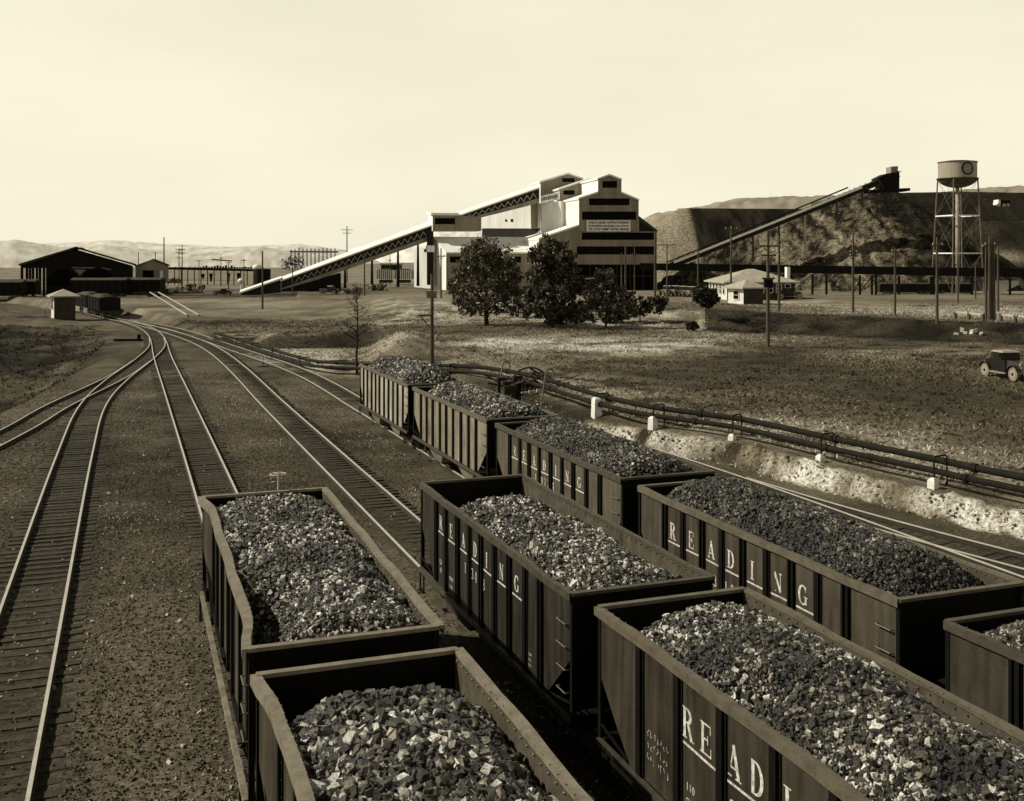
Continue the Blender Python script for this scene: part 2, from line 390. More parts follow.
def glyph(ch):
    R = lambda *a, z=0: (rect(*a), z)
    st = [R(.12, .31, .05, .95), R(.02, .41, 0, .05), R(.02, .31, .95, 1)]
    if ch == 'R': return st+arc(.36, .74, .32, .225, 90, -90, 10, .06, .19, 1)+[R(.31, .38, .935, .995, z=2), R(.31, .4, .49, .55, z=2)]+stroke([(.5, .5), (.62, .28), (.76, .03)], [.17, .18, .17], 3)+[R(.64, .98, 0, .05, z=4)]
    if ch == 'E': return st+[R(.31, .8, .94, 1), R(.31, .84, 0, .06), R(.31, .6, .47, .53), R(.74, .8, .72, .94), R(.78, .84, .06, .3), R(.55, .61, .36, .64, z=1)]
    if ch == 'A': return stroke([(.18, .03), (.5, .98)], .07, 0)+stroke([(.46, 1.), (.82, .03)], .2, 1)+[R(.27, .68, .27, .33, z=2), R(.04, .36, 0, .05, z=3), R(.62, 1.0, 0, .05, z=3)]
    if ch == 'D': return st+arc(.36, .5, .42, .47, 90, -90, 14, .06, .2, 1)+[R(.31, .38, .94, 1, z=2), R(.31, .38, 0, .06, z=2)]
    if ch == 'I' or ch == '1':
        g = [R(.3, .5, .05, .95), R(.18, .62, 0, .05)]
        return g+([R(.18, .62, .95, 1)] if ch == 'I' else stroke([(.14, .8), (.4, .97)], .08, 1))
    if ch == 'N': return [R(.14, .21, .05, .95), R(.02, .33, 0, .05), R(.02, .21, .95, 1), R(.75, .82, .05, .95), R(.63, .94, .95, 1)]+stroke([(.17, .97), (.8, .03)], .19, 1)
    if ch == 'G': return arc(.5, .5, .38, .46, 45, 320, 18, .07, .2, 0)+[R(.7, .88, .05, .4, z=1), R(.58, .98, .4, .45, z=2), R(.76, .82, .68, .95, z=1)]
    if ch == '8': return arc(.45, .74, .24, .21, 0, 360, 14, .06, .15, 0)+arc(.45, .27, .29, .24, 0, 360, 14, .06, .17, 1)
    if ch == '0': return arc(.45, .5, .3, .46, 0, 360, 18, .06, .18, 0)
    if ch == '3': return arc(.42, .74, .26, .22, 150, -90, 12, .06, .16, 0)+arc(.42, .27, .31, .24, 90, -150, 12, .06, .18, 1)
    if ch == '4': return [R(.5, .68, .05, 1), R(.4, .78, 0, .05), R(.06, .86, .27, .34, z=1)]+stroke([(.1, .3), (.56, 1)], .07, 2)
    if ch == '7': return [R(.1, .8, .9, 1)]+stroke([(.74, .93), (.5, .5), (.4, .0)], [.1, .15, .2], 1)
    if ch == '9': return arc(.44, .68, .28, .28, 0, 360, 14, .06, .17, 0)+stroke([(.7, .7), (.66, .35), (.5, .1), (.25, .04)], [.17, .16, .1, .07], 1)
    return []
def put_glyph(mb, ch, y0, z0, h, x, w=None):
    w = w or h*.78
    for poly, zo in glyph(ch):
        mb.add([(x-.0006*zo, y0-u*w, z0+v*h) for u, v in poly], [(0, 1, 2, 3)])
def text_mesh(body, size, bold=0.):
    cu = bpy.data.curves.new('t', 'FONT'); cu.body = body; cu.size = size; cu.resolution_u = 2; cu.offset = bold
    o = bpy.data.objects.new('t', cu); C.objects.link(o)
    me = bpy.data.meshes.new_from_object(o.evaluated_get(bpy.context.evaluated_depsgraph_get()))
    V = [tuple(v.co) for v in me.vertices]; F = [tuple(p.vertices) for p in me.polygons]
    bpy.data.objects.remove(o); bpy.data.curves.remove(cu); bpy.data.meshes.remove(me)
    return V, F

# ------------------------------------------------------------------ hopper wagons
W2 = 1.55; ZR = 3.227
def body_mats(v):
    m, nt, bs = new_mat('wagon_black_%03d' % int(v*1000)); N = nt.nodes.new; L = nt.links.new
    tc = N('ShaderNodeTexCoord'); fac = []
    for sc_, st, lo, hi in ((1.1, .9, .32, .7), (5., .10, .38, .72), (26., 1., .58, .75)):
        mp = N('ShaderNodeMapping'); mp.inputs['Scale'].default_value = (1, 1, st); L(tc.outputs['Object'], mp.inputs['Vector'])
        nz = N('ShaderNodeTexNoise'); nz.inputs['Scale'].default_value = sc_; nz.inputs['Detail'].default_value = 7; L(mp.outputs['Vector'], nz.inputs['Vector'])
        mr = N('ShaderNodeMapRange'); mr.inputs[1].default_value = lo; mr.inputs[2].default_value = hi; L(nz.outputs['Fac'], mr.inputs[0]); fac.append(mr.outputs[0])
    cur = None
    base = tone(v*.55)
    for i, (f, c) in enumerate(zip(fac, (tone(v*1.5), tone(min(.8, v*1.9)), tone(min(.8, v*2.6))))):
        mx = N('ShaderNodeMix'); mx.data_type = 'RGBA'; mm = N('ShaderNodeMath'); mm.operation = 'MULTIPLY'; mm.inputs[1].default_value = (.9, .55, .5)[i]; L(f, mm.inputs[0]); L(mm.outputs[0], mx.inputs[0])
        if cur is None: mx.inputs[6].default_value = base
        else: L(cur, mx.inputs[6])
        mx.inputs[7].default_value = c; cur = mx.outputs[2]
    L(cur, bs.inputs['Base Color']); rr = N('ShaderNodeMapRange'); rr.inputs[3].default_value = .42; rr.inputs[4].default_value = .75; L(fac[1], rr.inputs[0]); L(rr.outputs[0], bs.inputs['Roughness']); bs.inputs['Specular IOR Level'].default_value = .4
    n2 = N('ShaderNodeTexNoise'); n2.inputs['Scale'].default_value = 2.2; n2.inputs['Detail'].default_value = 4; L(tc.outputs['Object'], n2.inputs['Vector'])
    b = N('ShaderNodeBump'); b.inputs['Strength'].default_value = .35; b.inputs['Distance'].default_value = .06; L(n2.outputs['Fac'], b.inputs['Height']); L(b.outputs['Normal'], bs.inputs['Normal'])
    return m
def hopper(loc, phi, L, posts, lettering, shade, label, coal, coal_label, number=None, rim='rim', small=False, brake=False, dent=0., rivets=True, seed=1, rw=.07, sillm='rimdark', ties=(-2.1, 2.1), chalk=False, interior=.09):
    root = thing('hopper_wagon', loc, label, 'hopper wagon', 'loaded hopper wagons of the yard', phi)
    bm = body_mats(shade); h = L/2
    xs = W2-.11
    def inset(y, sg=-1):                            # the left side is sprung a little inward away from the ends
        wv = .013*math.sin(y*1.9+seed*2.3+sg)+.004*math.sin(y*4.1+seed*5.1+2*sg)
        if sg > 0: return wv
        e = min(1, max(0, (h-abs(y)-.0)/1.3)); return dent*e*e*(3-2*e)+wv
    B = lambda mb, name, m, p=root: mb.build(name, m, p, local=True)
    for sg in (-1, 1):
        # side sheet with the two triangular openings under the slope sheets
        mb = MB(); prof = [(-h, ZR-.06), (-h, 2.05), (-h+1.15, .98), (h-1.15, .98), (h, 2.05), (h, ZR-.06)]
        ys = sorted(set([-h, -h+.65, -h+1.3, -h+1.15, h-1.15, h-.65, h-1.3, h]+[round(v, 3) for v in np.linspace(-h+1.6, h-1.6, 31)]))
        def zb(y): 
            e = h-abs(y); return .98 if e >= 1.15 else 2.05-(2.05-.98)*e/1.15
        for ya, yb in zip(ys[:-1], ys[1:]):
            xa, xb = sg*(xs-inset(ya, sg)), sg*(xs-inset(yb, sg)); o = sg*.02
            mb.hexa([(xa-o, ya, zb(ya)), (xa, ya, zb(ya)), (xb, yb, zb(yb)), (xb-o, yb, zb(yb))], [(xa-o, ya, ZR-.06), (xa, ya, ZR-.06), (xb, yb, ZR-.06), (xb-o, yb, ZR-.06)])
        B(mb, 'side_panel', bm)
        # inner lining, a hair inside the side sheet
        mb = MB()
        for ya, yb in zip(ys[:-1], ys[1:]):
            xa, xb = sg*(xs-.032-inset(ya, sg)), sg*(xs-.032-inset(yb, sg)); za, zb_ = max(zb(ya), 1.2), max(zb(yb), 1.2)
            mb.add([(xa, ya, za), (xb, yb, zb_), (xb, yb, ZR-.07), (xa, ya, ZR-.07)], [(0, 1, 2, 3) if sg < 0 else (3, 2, 1, 0)])
        B(mb, 'inner_lining', M['inner'])
        # top chord
        mb = MB(); yy = list(np.linspace(-h-.03, h+.03, 25)); zw = lambda y: .010*math.sin(y*2.7+seed)+.006*math.sin(y*7.1+3*seed)+(.004 if sg > 0 else 0)
        for ya, yb in zip(yy[:-1], yy[1:]):
            xa, xb = sg*(xs-inset(ya, sg)), sg*(xs-inset(yb, sg)); a, b = sg*rw, -sg*.035
            mb.hexa([(xa+b, ya, ZR-.058), (xa+a, ya, ZR-.058), (xb+a, yb, ZR-.058), (xb+b, yb, ZR-.058)], [(xa+b, ya, ZR+zw(ya)), (xa+a, ya, ZR+zw(ya)), (xb+a, yb, ZR+zw(yb)), (xb+b, yb, ZR+zw(yb))])
            mb.hexa([(xa+a*.75, ya, ZR-.15), (xa+a, ya, ZR-.15), (xb+a, yb, ZR-.15), (xb+a*.75, yb, ZR-.15)], [(xa+a*.75, ya, ZR-.06), (xa+a, ya, ZR-.06), (xb+a, yb, ZR-.06), (xb+a*.75, yb, ZR-.06)])
        if rivets:
            n = int(L/.24)
            for i in range(n):
                y = -h+.15+i*.24; x = sg*(xs-inset(y, sg))
                mb.tube((x-sg*.033, y, ZR-.001), (x-sg*.033, y, ZR+.016), .018, .010, 5)
                mb.tube((x-sg*.045, y, ZR-.10), (x-sg*.062, y, ZR-.10), .02, .012, 5)
        B(mb, 'top_chord', M[rim])
        for i, y in enumerate(posts):
            mb = MB(); x = sg*(xs-inset(y, sg)); dbl = (i % 2 == 0 and len(posts) > 8)
            for o, w in (((-.075, .06), (.075, .06)) if dbl else ((0, .15),)):
                mb.hexa([(x, y+o-w/2, 1.0), (x+sg*.06, y+o-w/2, 1.0), (x+sg*.06, y+o+w/2, 1.0), (x, y+o+w/2, 1.0)], [(x, y+o-w/2, ZR-.16), (x+sg*.06, y+o-w/2, ZR-.16), (x+sg*.06, y+o+w/2, ZR-.16), (x, y+o+w/2, ZR-.16)])
            mb.box(min(x, x+sg*.02), max(x, x+sg*.02), y-.13, y+.13, 1.0, ZR-.17)
            if not small:
                for kz in range(9):
                    z = 1.15+kz*.22
                    for o in (-.11, .11): mb.tube((x+sg*.02, y+o, z), (x+sg*.034, y+o, z), .017, .01, 5)
            B(mb, 'side_post', M['post'])
        mb = MB(); mb.box(min(sg*xs, sg*(xs+.09)), max(sg*xs, sg*(xs+.09)), -h+.02, h-.02, .86, .97)
        B(mb, 'side_sill', M[sillm])
        for e in (-1, 1):
            mb = MB(); mb.box(min(sg*(xs-.07), sg*(xs+.02)), max(sg*(xs-.07), sg*(xs+.02)), e*h-.05, e*h+.05, .8, ZR-.062)
            mb.bar((sg*xs, e*(h-.06), 1.2), (sg*xs, e*(h-1.05), 1.02), .035, .035)
            B(mb, 'corner_post', M['black'])
            # sill step and grab irons at the corners
            mb = MB(); y = e*(h-.35)
            mb.bar((sg*(xs+.09), y-.17, .86), (sg*(xs+.09), y-.17, .42), .03, .05); mb.bar((sg*(xs+.09), y+.17, .86), (sg*(xs+.09), y+.17, .42), .03, .05); mb.box(min(sg*(xs+.04), sg*(xs+.14)), max(sg*(xs+.04), sg*(xs+.14)), y-.185, y+.185, .39, .418)
            B(mb, 'sill_step', M['black'])
            if e == -1:
                for kz in range(4):
                    z = 1.35+kz*.42; mb = MB(); x = sg*(xs+.07)
                    mb.tube((x, y-.2, z), (x, y+.2, z), .014, .014, 6); mb.tube((sg*xs, y-.2, z), (x, y-.2, z), .012, .012, 6); mb.tube((sg*xs, y+.2, z), (x, y+.2, z), .012, .012, 6)
                    B(mb, 'grab_iron', M['rim'])
    for e in (-1, 1):
        mb = MB(); y = e*(h-.01); mb.box(-xs+.02, xs-.02, min(y, y-e*.03), max(y, y-e*.03), 2.02, ZR-.058)
        B(mb, 'end_panel', M['black'])
        mb = MB(); mb.add([(-xs+.04, e*(h-.04), 2.02), (xs-.04, e*(h-.04), 2.02), (xs-.04, e*(h-2.1), .8), (-xs+.04, e*(h-2.1), .8)], [(0, 1, 2, 3)])
        B(mb, 'slope_sheet', M['black'])
        mb = MB(); mb.box(-xs-.02, xs+.02, min(e*(h-.06), e*(h+.07)), max(e*(h-.06), e*(h+.07)), ZR-.056, ZR+.004)
        B(mb, 'end_chord', M[rim])
        mb = MB(); mb.box(-1.42, 1.42, min(e*(h-.16), e*(h+.06)), max(e*(h-.16), e*(h+.06)), .72, .995)
        for x in (-.8, 0, .8): mb.bar((x, e*(h-.02), 1.0), (x, e*(h-.02), 2.1), .08, .06)
        B(mb, 'end_sill', M['black'])
        mb = MB(); mb.box(-.1, .1, min(e*h, e*(h+.42)), max(e*h, e*(h+.42)), .72, .95); mb.box(-.16, .16, min(e*(h+.38), e*(h+.56)), max(e*(h+.38), e*(h+.56)), .68, .98)
        cp = B(mb, 'coupler', M['black'])
    mb = MB(); mb.box(-.2, .2, -h+.2, h-.2, .62, .9); B(mb, 'centre_sill', M['black'])
    # discharge chutes
    for y in (-2.1, 2.1):
        mb = MB()
        mb.hexa([(-1.2, y-.45, .3), (1.2, y-.45, .3), (1.2, y+.45, .3), (-1.2, y+.45, .3)], [(-1.38, y-1.5, .99), (1.38, y-1.5, .99), (1.38, y+1.5, .99), (-1.38, y+1.5, .99)])
        B(mb, 'discharge_chute', M['sill'] if small else M['black'])
    # cross tie plates inside
    for y in (ties if not small else (0,)):
        mb = MB(); xi = xs-.035; mb.box(-xi+inset(y), xi, y-.07, y+.07, ZR-.62, ZR-.5); mb.box(-xi+inset(y), xi, y-.02, y+.02, ZR-1.2, ZR-.62); B(mb, 'cross_tie', M['rimdark'])
    # trucks
    for e in (-1, 1):
        mb = MB(); yc = e*(h-1.55); mb.box(-.95, .95, yc-.13, yc+.13, .5, .72); tr = B(mb, 'truck', M['wheel'])
        for sg in (-1, 1):
            mb = MB(); x = sg*1.02
            mb.bar((x, yc-1.1, .47), (x, yc-.35, .66), .1, .13); mb.bar((x, yc+1.1, .47), (x, yc+.35, .66), .1, .13); mb.bar((x, yc-.36, .66), (x, yc+.36, .66), .1, .13)
            mb.bar((x, yc-1.0, .4), (x, yc-.3, .22), .09, .1); mb.bar((x, yc+1.0, .4), (x, yc+.3, .22), .09, .1); mb.bar((x, yc-.3, .22), (x, yc+.3, .22), .09, .1)
            for dy in (-.85, .85): mb.box(x-.09, x+.09, yc+dy-.13, yc+dy+.13, .3, .56)
            B(mb, 'side_frame', M['wheel'], tr)
            for dy in (-.85, .85):
                mb = MB(); x0, x1 = (sg*.69, sg*.82)
                mb.tube((x0, yc+dy, .42), (x1, yc+dy, .42), .42, .41, 20); mb.tube((sg*.66, yc+dy, .42), (x0, yc+dy, .42), .46, .44, 20)
                B(mb, 'wheel', M['wheel'], tr)
        for dy in (-.85, .85):
            mb = MB(); mb.tube((-.95, yc+dy, .42), (.95, yc+dy, .42), .07, .07, 8); B(mb, 'axle', M['wheel'], tr)
    if brake:
        mb = MB(); y = h+.12; x = .35
        mb.tube((x, y, 1.0), (x, y, ZR+.42), .02, .02, 6)
        for i in range(12):
            a, b = 2*math.pi*i/12, 2*math.pi*(i+1)/12
            mb.tube((x+.19*math.cos(a), y+.19*math.sin(a), ZR+.39), (x+.19*math.cos(b), y+.19*math.sin(b), ZR+.39), .022, .022, 6)
        for i in range(3):
            a = 2*math.pi*i/3; mb.tube((x, y, ZR+.41), (x+.19*math.cos(a), y+.19*math.sin(a), ZR+.39), .016, .016, 5)
        B(mb, 'brake_wheel', M['woodlight'])
        mb = MB(); mb.box(x-.45, x+.3, h+.06, h+.4, ZR-.9, ZR-.86); B(mb, 'brake_step', M['wood'])
    xo = -(xs+.0045)
    if lettering:
        hh = number.get('h', .42)
        for ch, y, z in lettering:
            mb = MB(); ww = hh*.82; put_glyph(mb, ch, y+.06+ww/2, z, hh, xo+inset(y), ww); B(mb, 'letter', M['paint'])
        pairs = number['bars']
        for (ya, yb, z) in pairs:
            n = 6; mb = MB()
            for i in range(n):
                a = ya+(yb-ya)*i/n; b = ya+(yb-ya)*(i+1)/n
                mb.add([(xo+inset(a), a, z-.11), (xo+inset(b), b, z-.11), (xo+inset(b), b, z-.07), (xo+inset(a), a, z-.07)], [(0, 1, 2, 3)])
            B(mb, 'underline', M['paint'])
        for ch, y, z, s in number.get('digits', ()):
            mb = MB(); put_glyph(mb, ch, y+s*.35, z, s, xo+inset(y), s*.7); B(mb, 'digit', M['paint'])
        for body, y, z, s in number.get('small', ()):
            V, F = text_mesh(body, s); mb = MB(); mb.add([(xo+inset(y), y-u, z+v) for u, v, _ in V], F); B(mb, 'stencil_text', M['paint'])
    if chalk:
        mb = MB(); r = random.Random(4)
        y = -h+0; 
        for row in range(3):
            z = 1.72-row*.2; yc = h-1.72
            for j in range(7):
                pts = []; 
                for q in range(4): pts.append((yc-j*.105-.07*r.random(), z+.15*r.random()-.02))
                for poly, zo in stroke(pts, .018, 0): mb.add([(xo+inset(p[0])-.0006*j, p[0], p[1]) for p in poly], [(0, 1, 2, 3)])
        B(mb, 'chalk_scribble', M['chalk'])
        mb = MB()
        V, F = text_mesh('Y M A', .17); mb.add([(-(xs+.0925), h-.25-u, .855+v*.8) for u, v, _ in V], F); B(mb, 'sill_marking', M['paint'])
    # the load
    c = dict(side=-.42, crest=.05, far=1.1, near=1.1, fdrop=.55, ndrop=.45, size=(.045, .11), n=6000, lo=.03, pits=(), bright=1.); c.update(coal)
    def heap(x, y):
        xi = xs-.06
        ex = 1-np.abs(x/xi)**2.8
        ef = sstep(0, 1, (h-.06-y)/c['far']); en = sstep(0, 1, (y+h-.06)/c['near'])
        z = ZR+c['side']+(c['crest']-c['side'])*ex*(.35+.65*np.minimum(ef, en)) - c['fdrop']*(1-ef)-c['ndrop']*(1-en)
        z = z+.16*fbm(x*.9+seed*7, y*.9+seed*3, 3)
        for px, py, r, dd in c['pits']: z = z-dd*np.exp(-((x-px)**2+(y-py)**2)/r**2)
        return z
    nx, ny = 26, 90
    gx = np.linspace(-xs+.05, xs-.05, nx); gy = np.linspace(-h+.05, h-.05, ny); GX, GY = np.meshgrid(gx, gy, indexing='ij')
    ins = np.array([inset(v) for v in GY.ravel()]); GXr = np.where(GX.ravel() < 0, GX.ravel()*(1-ins/xs), GX.ravel())
    V = np.stack([GXr, GY.ravel(), heap(GX.ravel(), GY.ravel())-.05], 1); i = np.arange(nx*ny).reshape(nx, ny)
    F = np.stack([i[:-1, :-1].ravel(), i[1:, :-1].ravel(), i[1:, 1:].ravel(), i[:-1, 1:].ravel()], 1)
    r = np.random.default_rng(100+seed); n = int(c['n']*(3.9 if not small else 2.6)); c['size'] = (c['size'][0]*.45, c['size'][1]*.62)
    x = r.uniform(-xs+.09, xs-.09, n); y = r.uniform(-h+.1, h-.1, n)
    lo, hi = c['size']; sz = lo*(hi/lo)**(r.random(n)**2.1)
    big = r.random(n) < .02; sz = np.where(big, sz*1.7, sz); sz = np.minimum(sz, .13)
    lim = xs-.04-sz*.8; x = np.clip(x, -lim+np.array([inset(v) for v in y]), lim); y = np.clip(y, -h+.05+sz, h-.05-sz)
    z = heap(x, y)+r.uniform(-.5, .8, n)*sz+.03*fbm(x*5, y*5, 2)
    patch = fbm(x*.8+3*seed, y*.8, 3)
    fines = sz < np.percentile(sz, 35); tn = (c['lo']*.3+(r.random(n)**np.where(fines, 3.2, 5.2))*np.where(fines, .4, .7)*c['bright'])*(1+1.9*patch); tn = np.clip(tn, .005, .72)  # lump tones vary; their pale tail also paints in sunlit glints
    # bed and lumps form one uncountable load
    rot = Matrix.Rotation(phi, 4, 'Z'); 
    q = np.random.default_rng(seed)
    o = scatter_lumps('coal_load', np.stack([x, y, z], 1), sz, tn, M['coal'], None, seed)
    me = o.data; bed = np_mesh('bed', V, F, M['coalbed'], np.full(len(V), .02))
    import bmesh
    bb = bmesh.new(); bb.from_mesh(me); bb.faces.ensure_lookup_table(); nf = len(bb.faces)
    bb.from_mesh(bed.data); bb.faces.ensure_lookup_table()
    for f in bb.faces[nf:]: f.material_index = 1
    bb.to_mesh(me); bb.free(); me.materials.append(M['coalbed']); bmesh_old = bed.data
    bpy.data.objects.remove(bed); bpy.data.meshes.remove(bmesh_old)
    o.location = loc; o.rotation_euler = (0, 0, phi)
    tag(o, coal_label, 'coal load', 'coal loads in the hopper wagons', 'stuff')
    return root, heap

def posts_for(L, n, end): return [L/2-end-(L-2*end)*i/(n-1) for i in range(n)]
def word(centres, z, chars='READING'): return [(ch, y, z) for ch, y in zip(chars, centres)]
def cline(t0, ph, s): return t0+ph*(s-25)
TA = lambda s: 3.12
TC = lambda s: cline(9.0, -.0134, s)
TD = lambda s: cline(14.4, -.0149, s)
def place(tf, s0, s1):
    sm = (s0+s1)/2; t = tf(sm); dz = float(track_z(np.array(t), np.array(sm)))
    return (t, sm, dz), math.atan2(-(tf(s1)-tf(s0)), s1-s0), s1-s0
# narrow-panelled wagons: R E A D I N G one letter a panel
def narrow(L, digits, zl=2.24, zn=1.62, hl=.41, hd=.27):
    p = posts_for(L, 9, 1.45); w = p[0]-p[1]; mid = [(a+b)/2 for a, b in zip(p[:-1], p[1:])]
    let = [(ch, y, zl) for ch, y in zip('READING', mid)]
    bars = [(y+w/2-.15, y-w/2+.15, zl) for y in mid[:7]]
    dg = []
    pos = [(mid[2], -.12), (mid[3], .26), (mid[3], 0), (mid[3], -.26), (mid[4], .3)]
    for ch, (y, o) in zip(digits, pos): dg.append((ch, y+o, zn, hd))
    sm = [('CAPY 100000', mid[7]+w/2-.18, 1.35, .085), ('LD LMT 126000', mid[7]+w/2-.18, 1.24, .075), ('LT WT  43100', mid[7]+w/2-.18, 1.13, .075),
          ('CAPY', mid[0]+.2, 1.5, .17), ('100', mid[0]+.2, 1.3, .17), ('NEW', mid[1]+.2, 1.35, .14), ('3 30', mid[1]+.2, 1.15, .14)]
    return p, let, dict(bars=bars, digits=dg, small=sm, h=hl)
def wide(L):
    p = posts_for(L, 7, 1.5); w = p[0]-p[1]; zl = 2.2
    let = []; bars = []
    for q, i in zip(('RE', 'AD', 'IN', 'G'), (1, 2, 3, 4)):
        a, b = p[i], p[i+1]; mid = (a+b)/2
        if len(q) == 2: let += [(q[0], mid+.27, zl), (q[1], mid-.27, zl)]
        else: let += [(q[0], mid+.27, zl)]
        bars.append((a-.12, b+.12, zl))
    dg = [(ch, (p[2]+p[3])/2+.36-.24*j, 1.6, .3) for j, ch in enumerate('830')]
    sm = [('1100', (p[1]+p[2])/2+.4, 1.45, .17), ('CU FT', (p[1]+p[2])/2+.4, 1.25, .13)]
    return p, let, dict(bars=bars, digits=dg, small=sm, h=.45)

# left-hand track
lc, ph, L = place(TA, 16.27, 26.83)
pA, letA, numA = wide(L)
hopper(lc, ph, L, pA, None, .035, 'black hopper wagon on the left track with a brake wheel above its far end', dict(side=-.22, crest=.08, far=.8, near=.5, fdrop=.2, ndrop=.05, n=7500, pits=((-1.4, -2.75, .85, 1.0), (-1.4, -4.0, .7, .8)), bright=1.35), 'coal in the left-track wagon with the brake wheel, hollow at its left side', brake=True, ties=(-1.95, 2.6), dent=.15, seed=1, rw=.11, sillm='sill', rim='rimpale')
lc, ph, L = place(TA, 4.75, 15.21)
hopper(lc, ph, L, posts_for(L, 7, 1.5), None, .035, 'black hopper wagon nearest the camera on the left track, cut off by the bottom edge', dict(side=-.38, crest=.12, far=1.5, near=1., fdrop=.75, n=9500, size=(.055, .16), bright=1.5), 'coarse coal heaped in the bottom-edge wagon of the left track', dent=.15, seed=2, rw=.11, sillm='sill', rim='rimpale')
# middle track
lc, ph, L = place(TC, 17.94, 28.02); lc = (lc[0]-.1, lc[1], lc[2]-.06)
p, let, num = narrow(L, '13403', 2.4, 1.84, .34, .25)
hopper(lc, ph, L, p, let, .016, 'dark READING hopper wagon numbered 13403 in the middle of the yard', dict(side=-.5, crest=-.05, far=2.2, near=.5, fdrop=.8, ndrop=-.2, n=7500, bright=1.25, pits=((1.2, 1.6, .5, .3),)), 'coal in the middle wagon numbered 13403, low at its far end', num, seed=3, rim='rimdark')
lc, ph, L = place(TC, 6.5, 16.95)
p, let, num = wide(L)
hopper(lc, ph, L, p, let, .028, 'READING hopper wagon with paired letters and chalk scribbles at the bottom edge', dict(side=-.3, crest=.15, far=1.2, near=1., fdrop=.6, n=9500, bright=1.4), 'bright coal in the chalk-scribbled wagon at the bottom right', num, seed=4, chalk=True, rw=.1)
# right-hand string
def small_car(s0, s1, **k): return place(TD, s0, s1)
lc, ph, L = place(TD, 50.0, 60.6)
hopper(lc, ph, L, posts_for(L, 10, 1.0), None, .24, 'farthest hopper wagon of the long right-hand string, pale unlettered sides', dict(side=-.2, crest=.55, far=1.6, near=1.6, n=3600, size=(.07, .15)), 'high coal heap in the farthest wagon of the right-hand string', small=True, rivets=False, seed=5)  # black sides paled in colour to carry the sheen along them
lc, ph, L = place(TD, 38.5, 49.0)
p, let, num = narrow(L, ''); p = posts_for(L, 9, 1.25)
hopper(lc, ph, L, p, None, .15, 'second farthest hopper wagon of the right-hand string, grey weathered sides', dict(side=-.25, crest=.25, far=1.6, near=1.0, n=4200, size=(.06, .14)), 'coal in the grey weathered wagon second from the far end', small=True, rivets=False, seed=6)  # side tone holds weathering and a painted-in sheen together
lc, ph, L = place(TD, 27.07, 37.44)
p, let, num = narrow(L, '19774', 2.36, 1.86, .33, .25)
hopper(lc, ph, L, p, let, .06, 'READING hopper wagon numbered 19774 in the right-hand string', dict(side=-.2, crest=.28, far=1.5, near=1., n=5500, size=(.055, .12), lo=.02, bright=.6), 'coal in the right-hand wagon numbered 19774', num, seed=7, rim='rimdark')
lc, ph, L = place(TD, 15.9, 26.03)
p, let, num = narrow(L, '81841')
hopper(lc, ph, L, p, let, .042, 'READING hopper wagon numbered 81841 in the right-hand string', dict(side=-.22, crest=.28, far=1.3, near=1.5, n=7000, size=(.05, .12), lo=.012, bright=.42), 'darkest coal, in the right-hand wagon numbered 81841', num, seed=8)
lc, ph, L = place(TD, 4.3, 14.68)
hopper(lc, ph, L, posts_for(L, 9, 1.45), None, .03, 'hopper wagon cut off by the right edge with a brownish blank side', dict(side=-.15, crest=.3, far=1.1, near=1., fdrop=.35, n=7500, bright=1.1), 'coal in the wagon cut off by the right edge', seed=9, rim='rimdark')

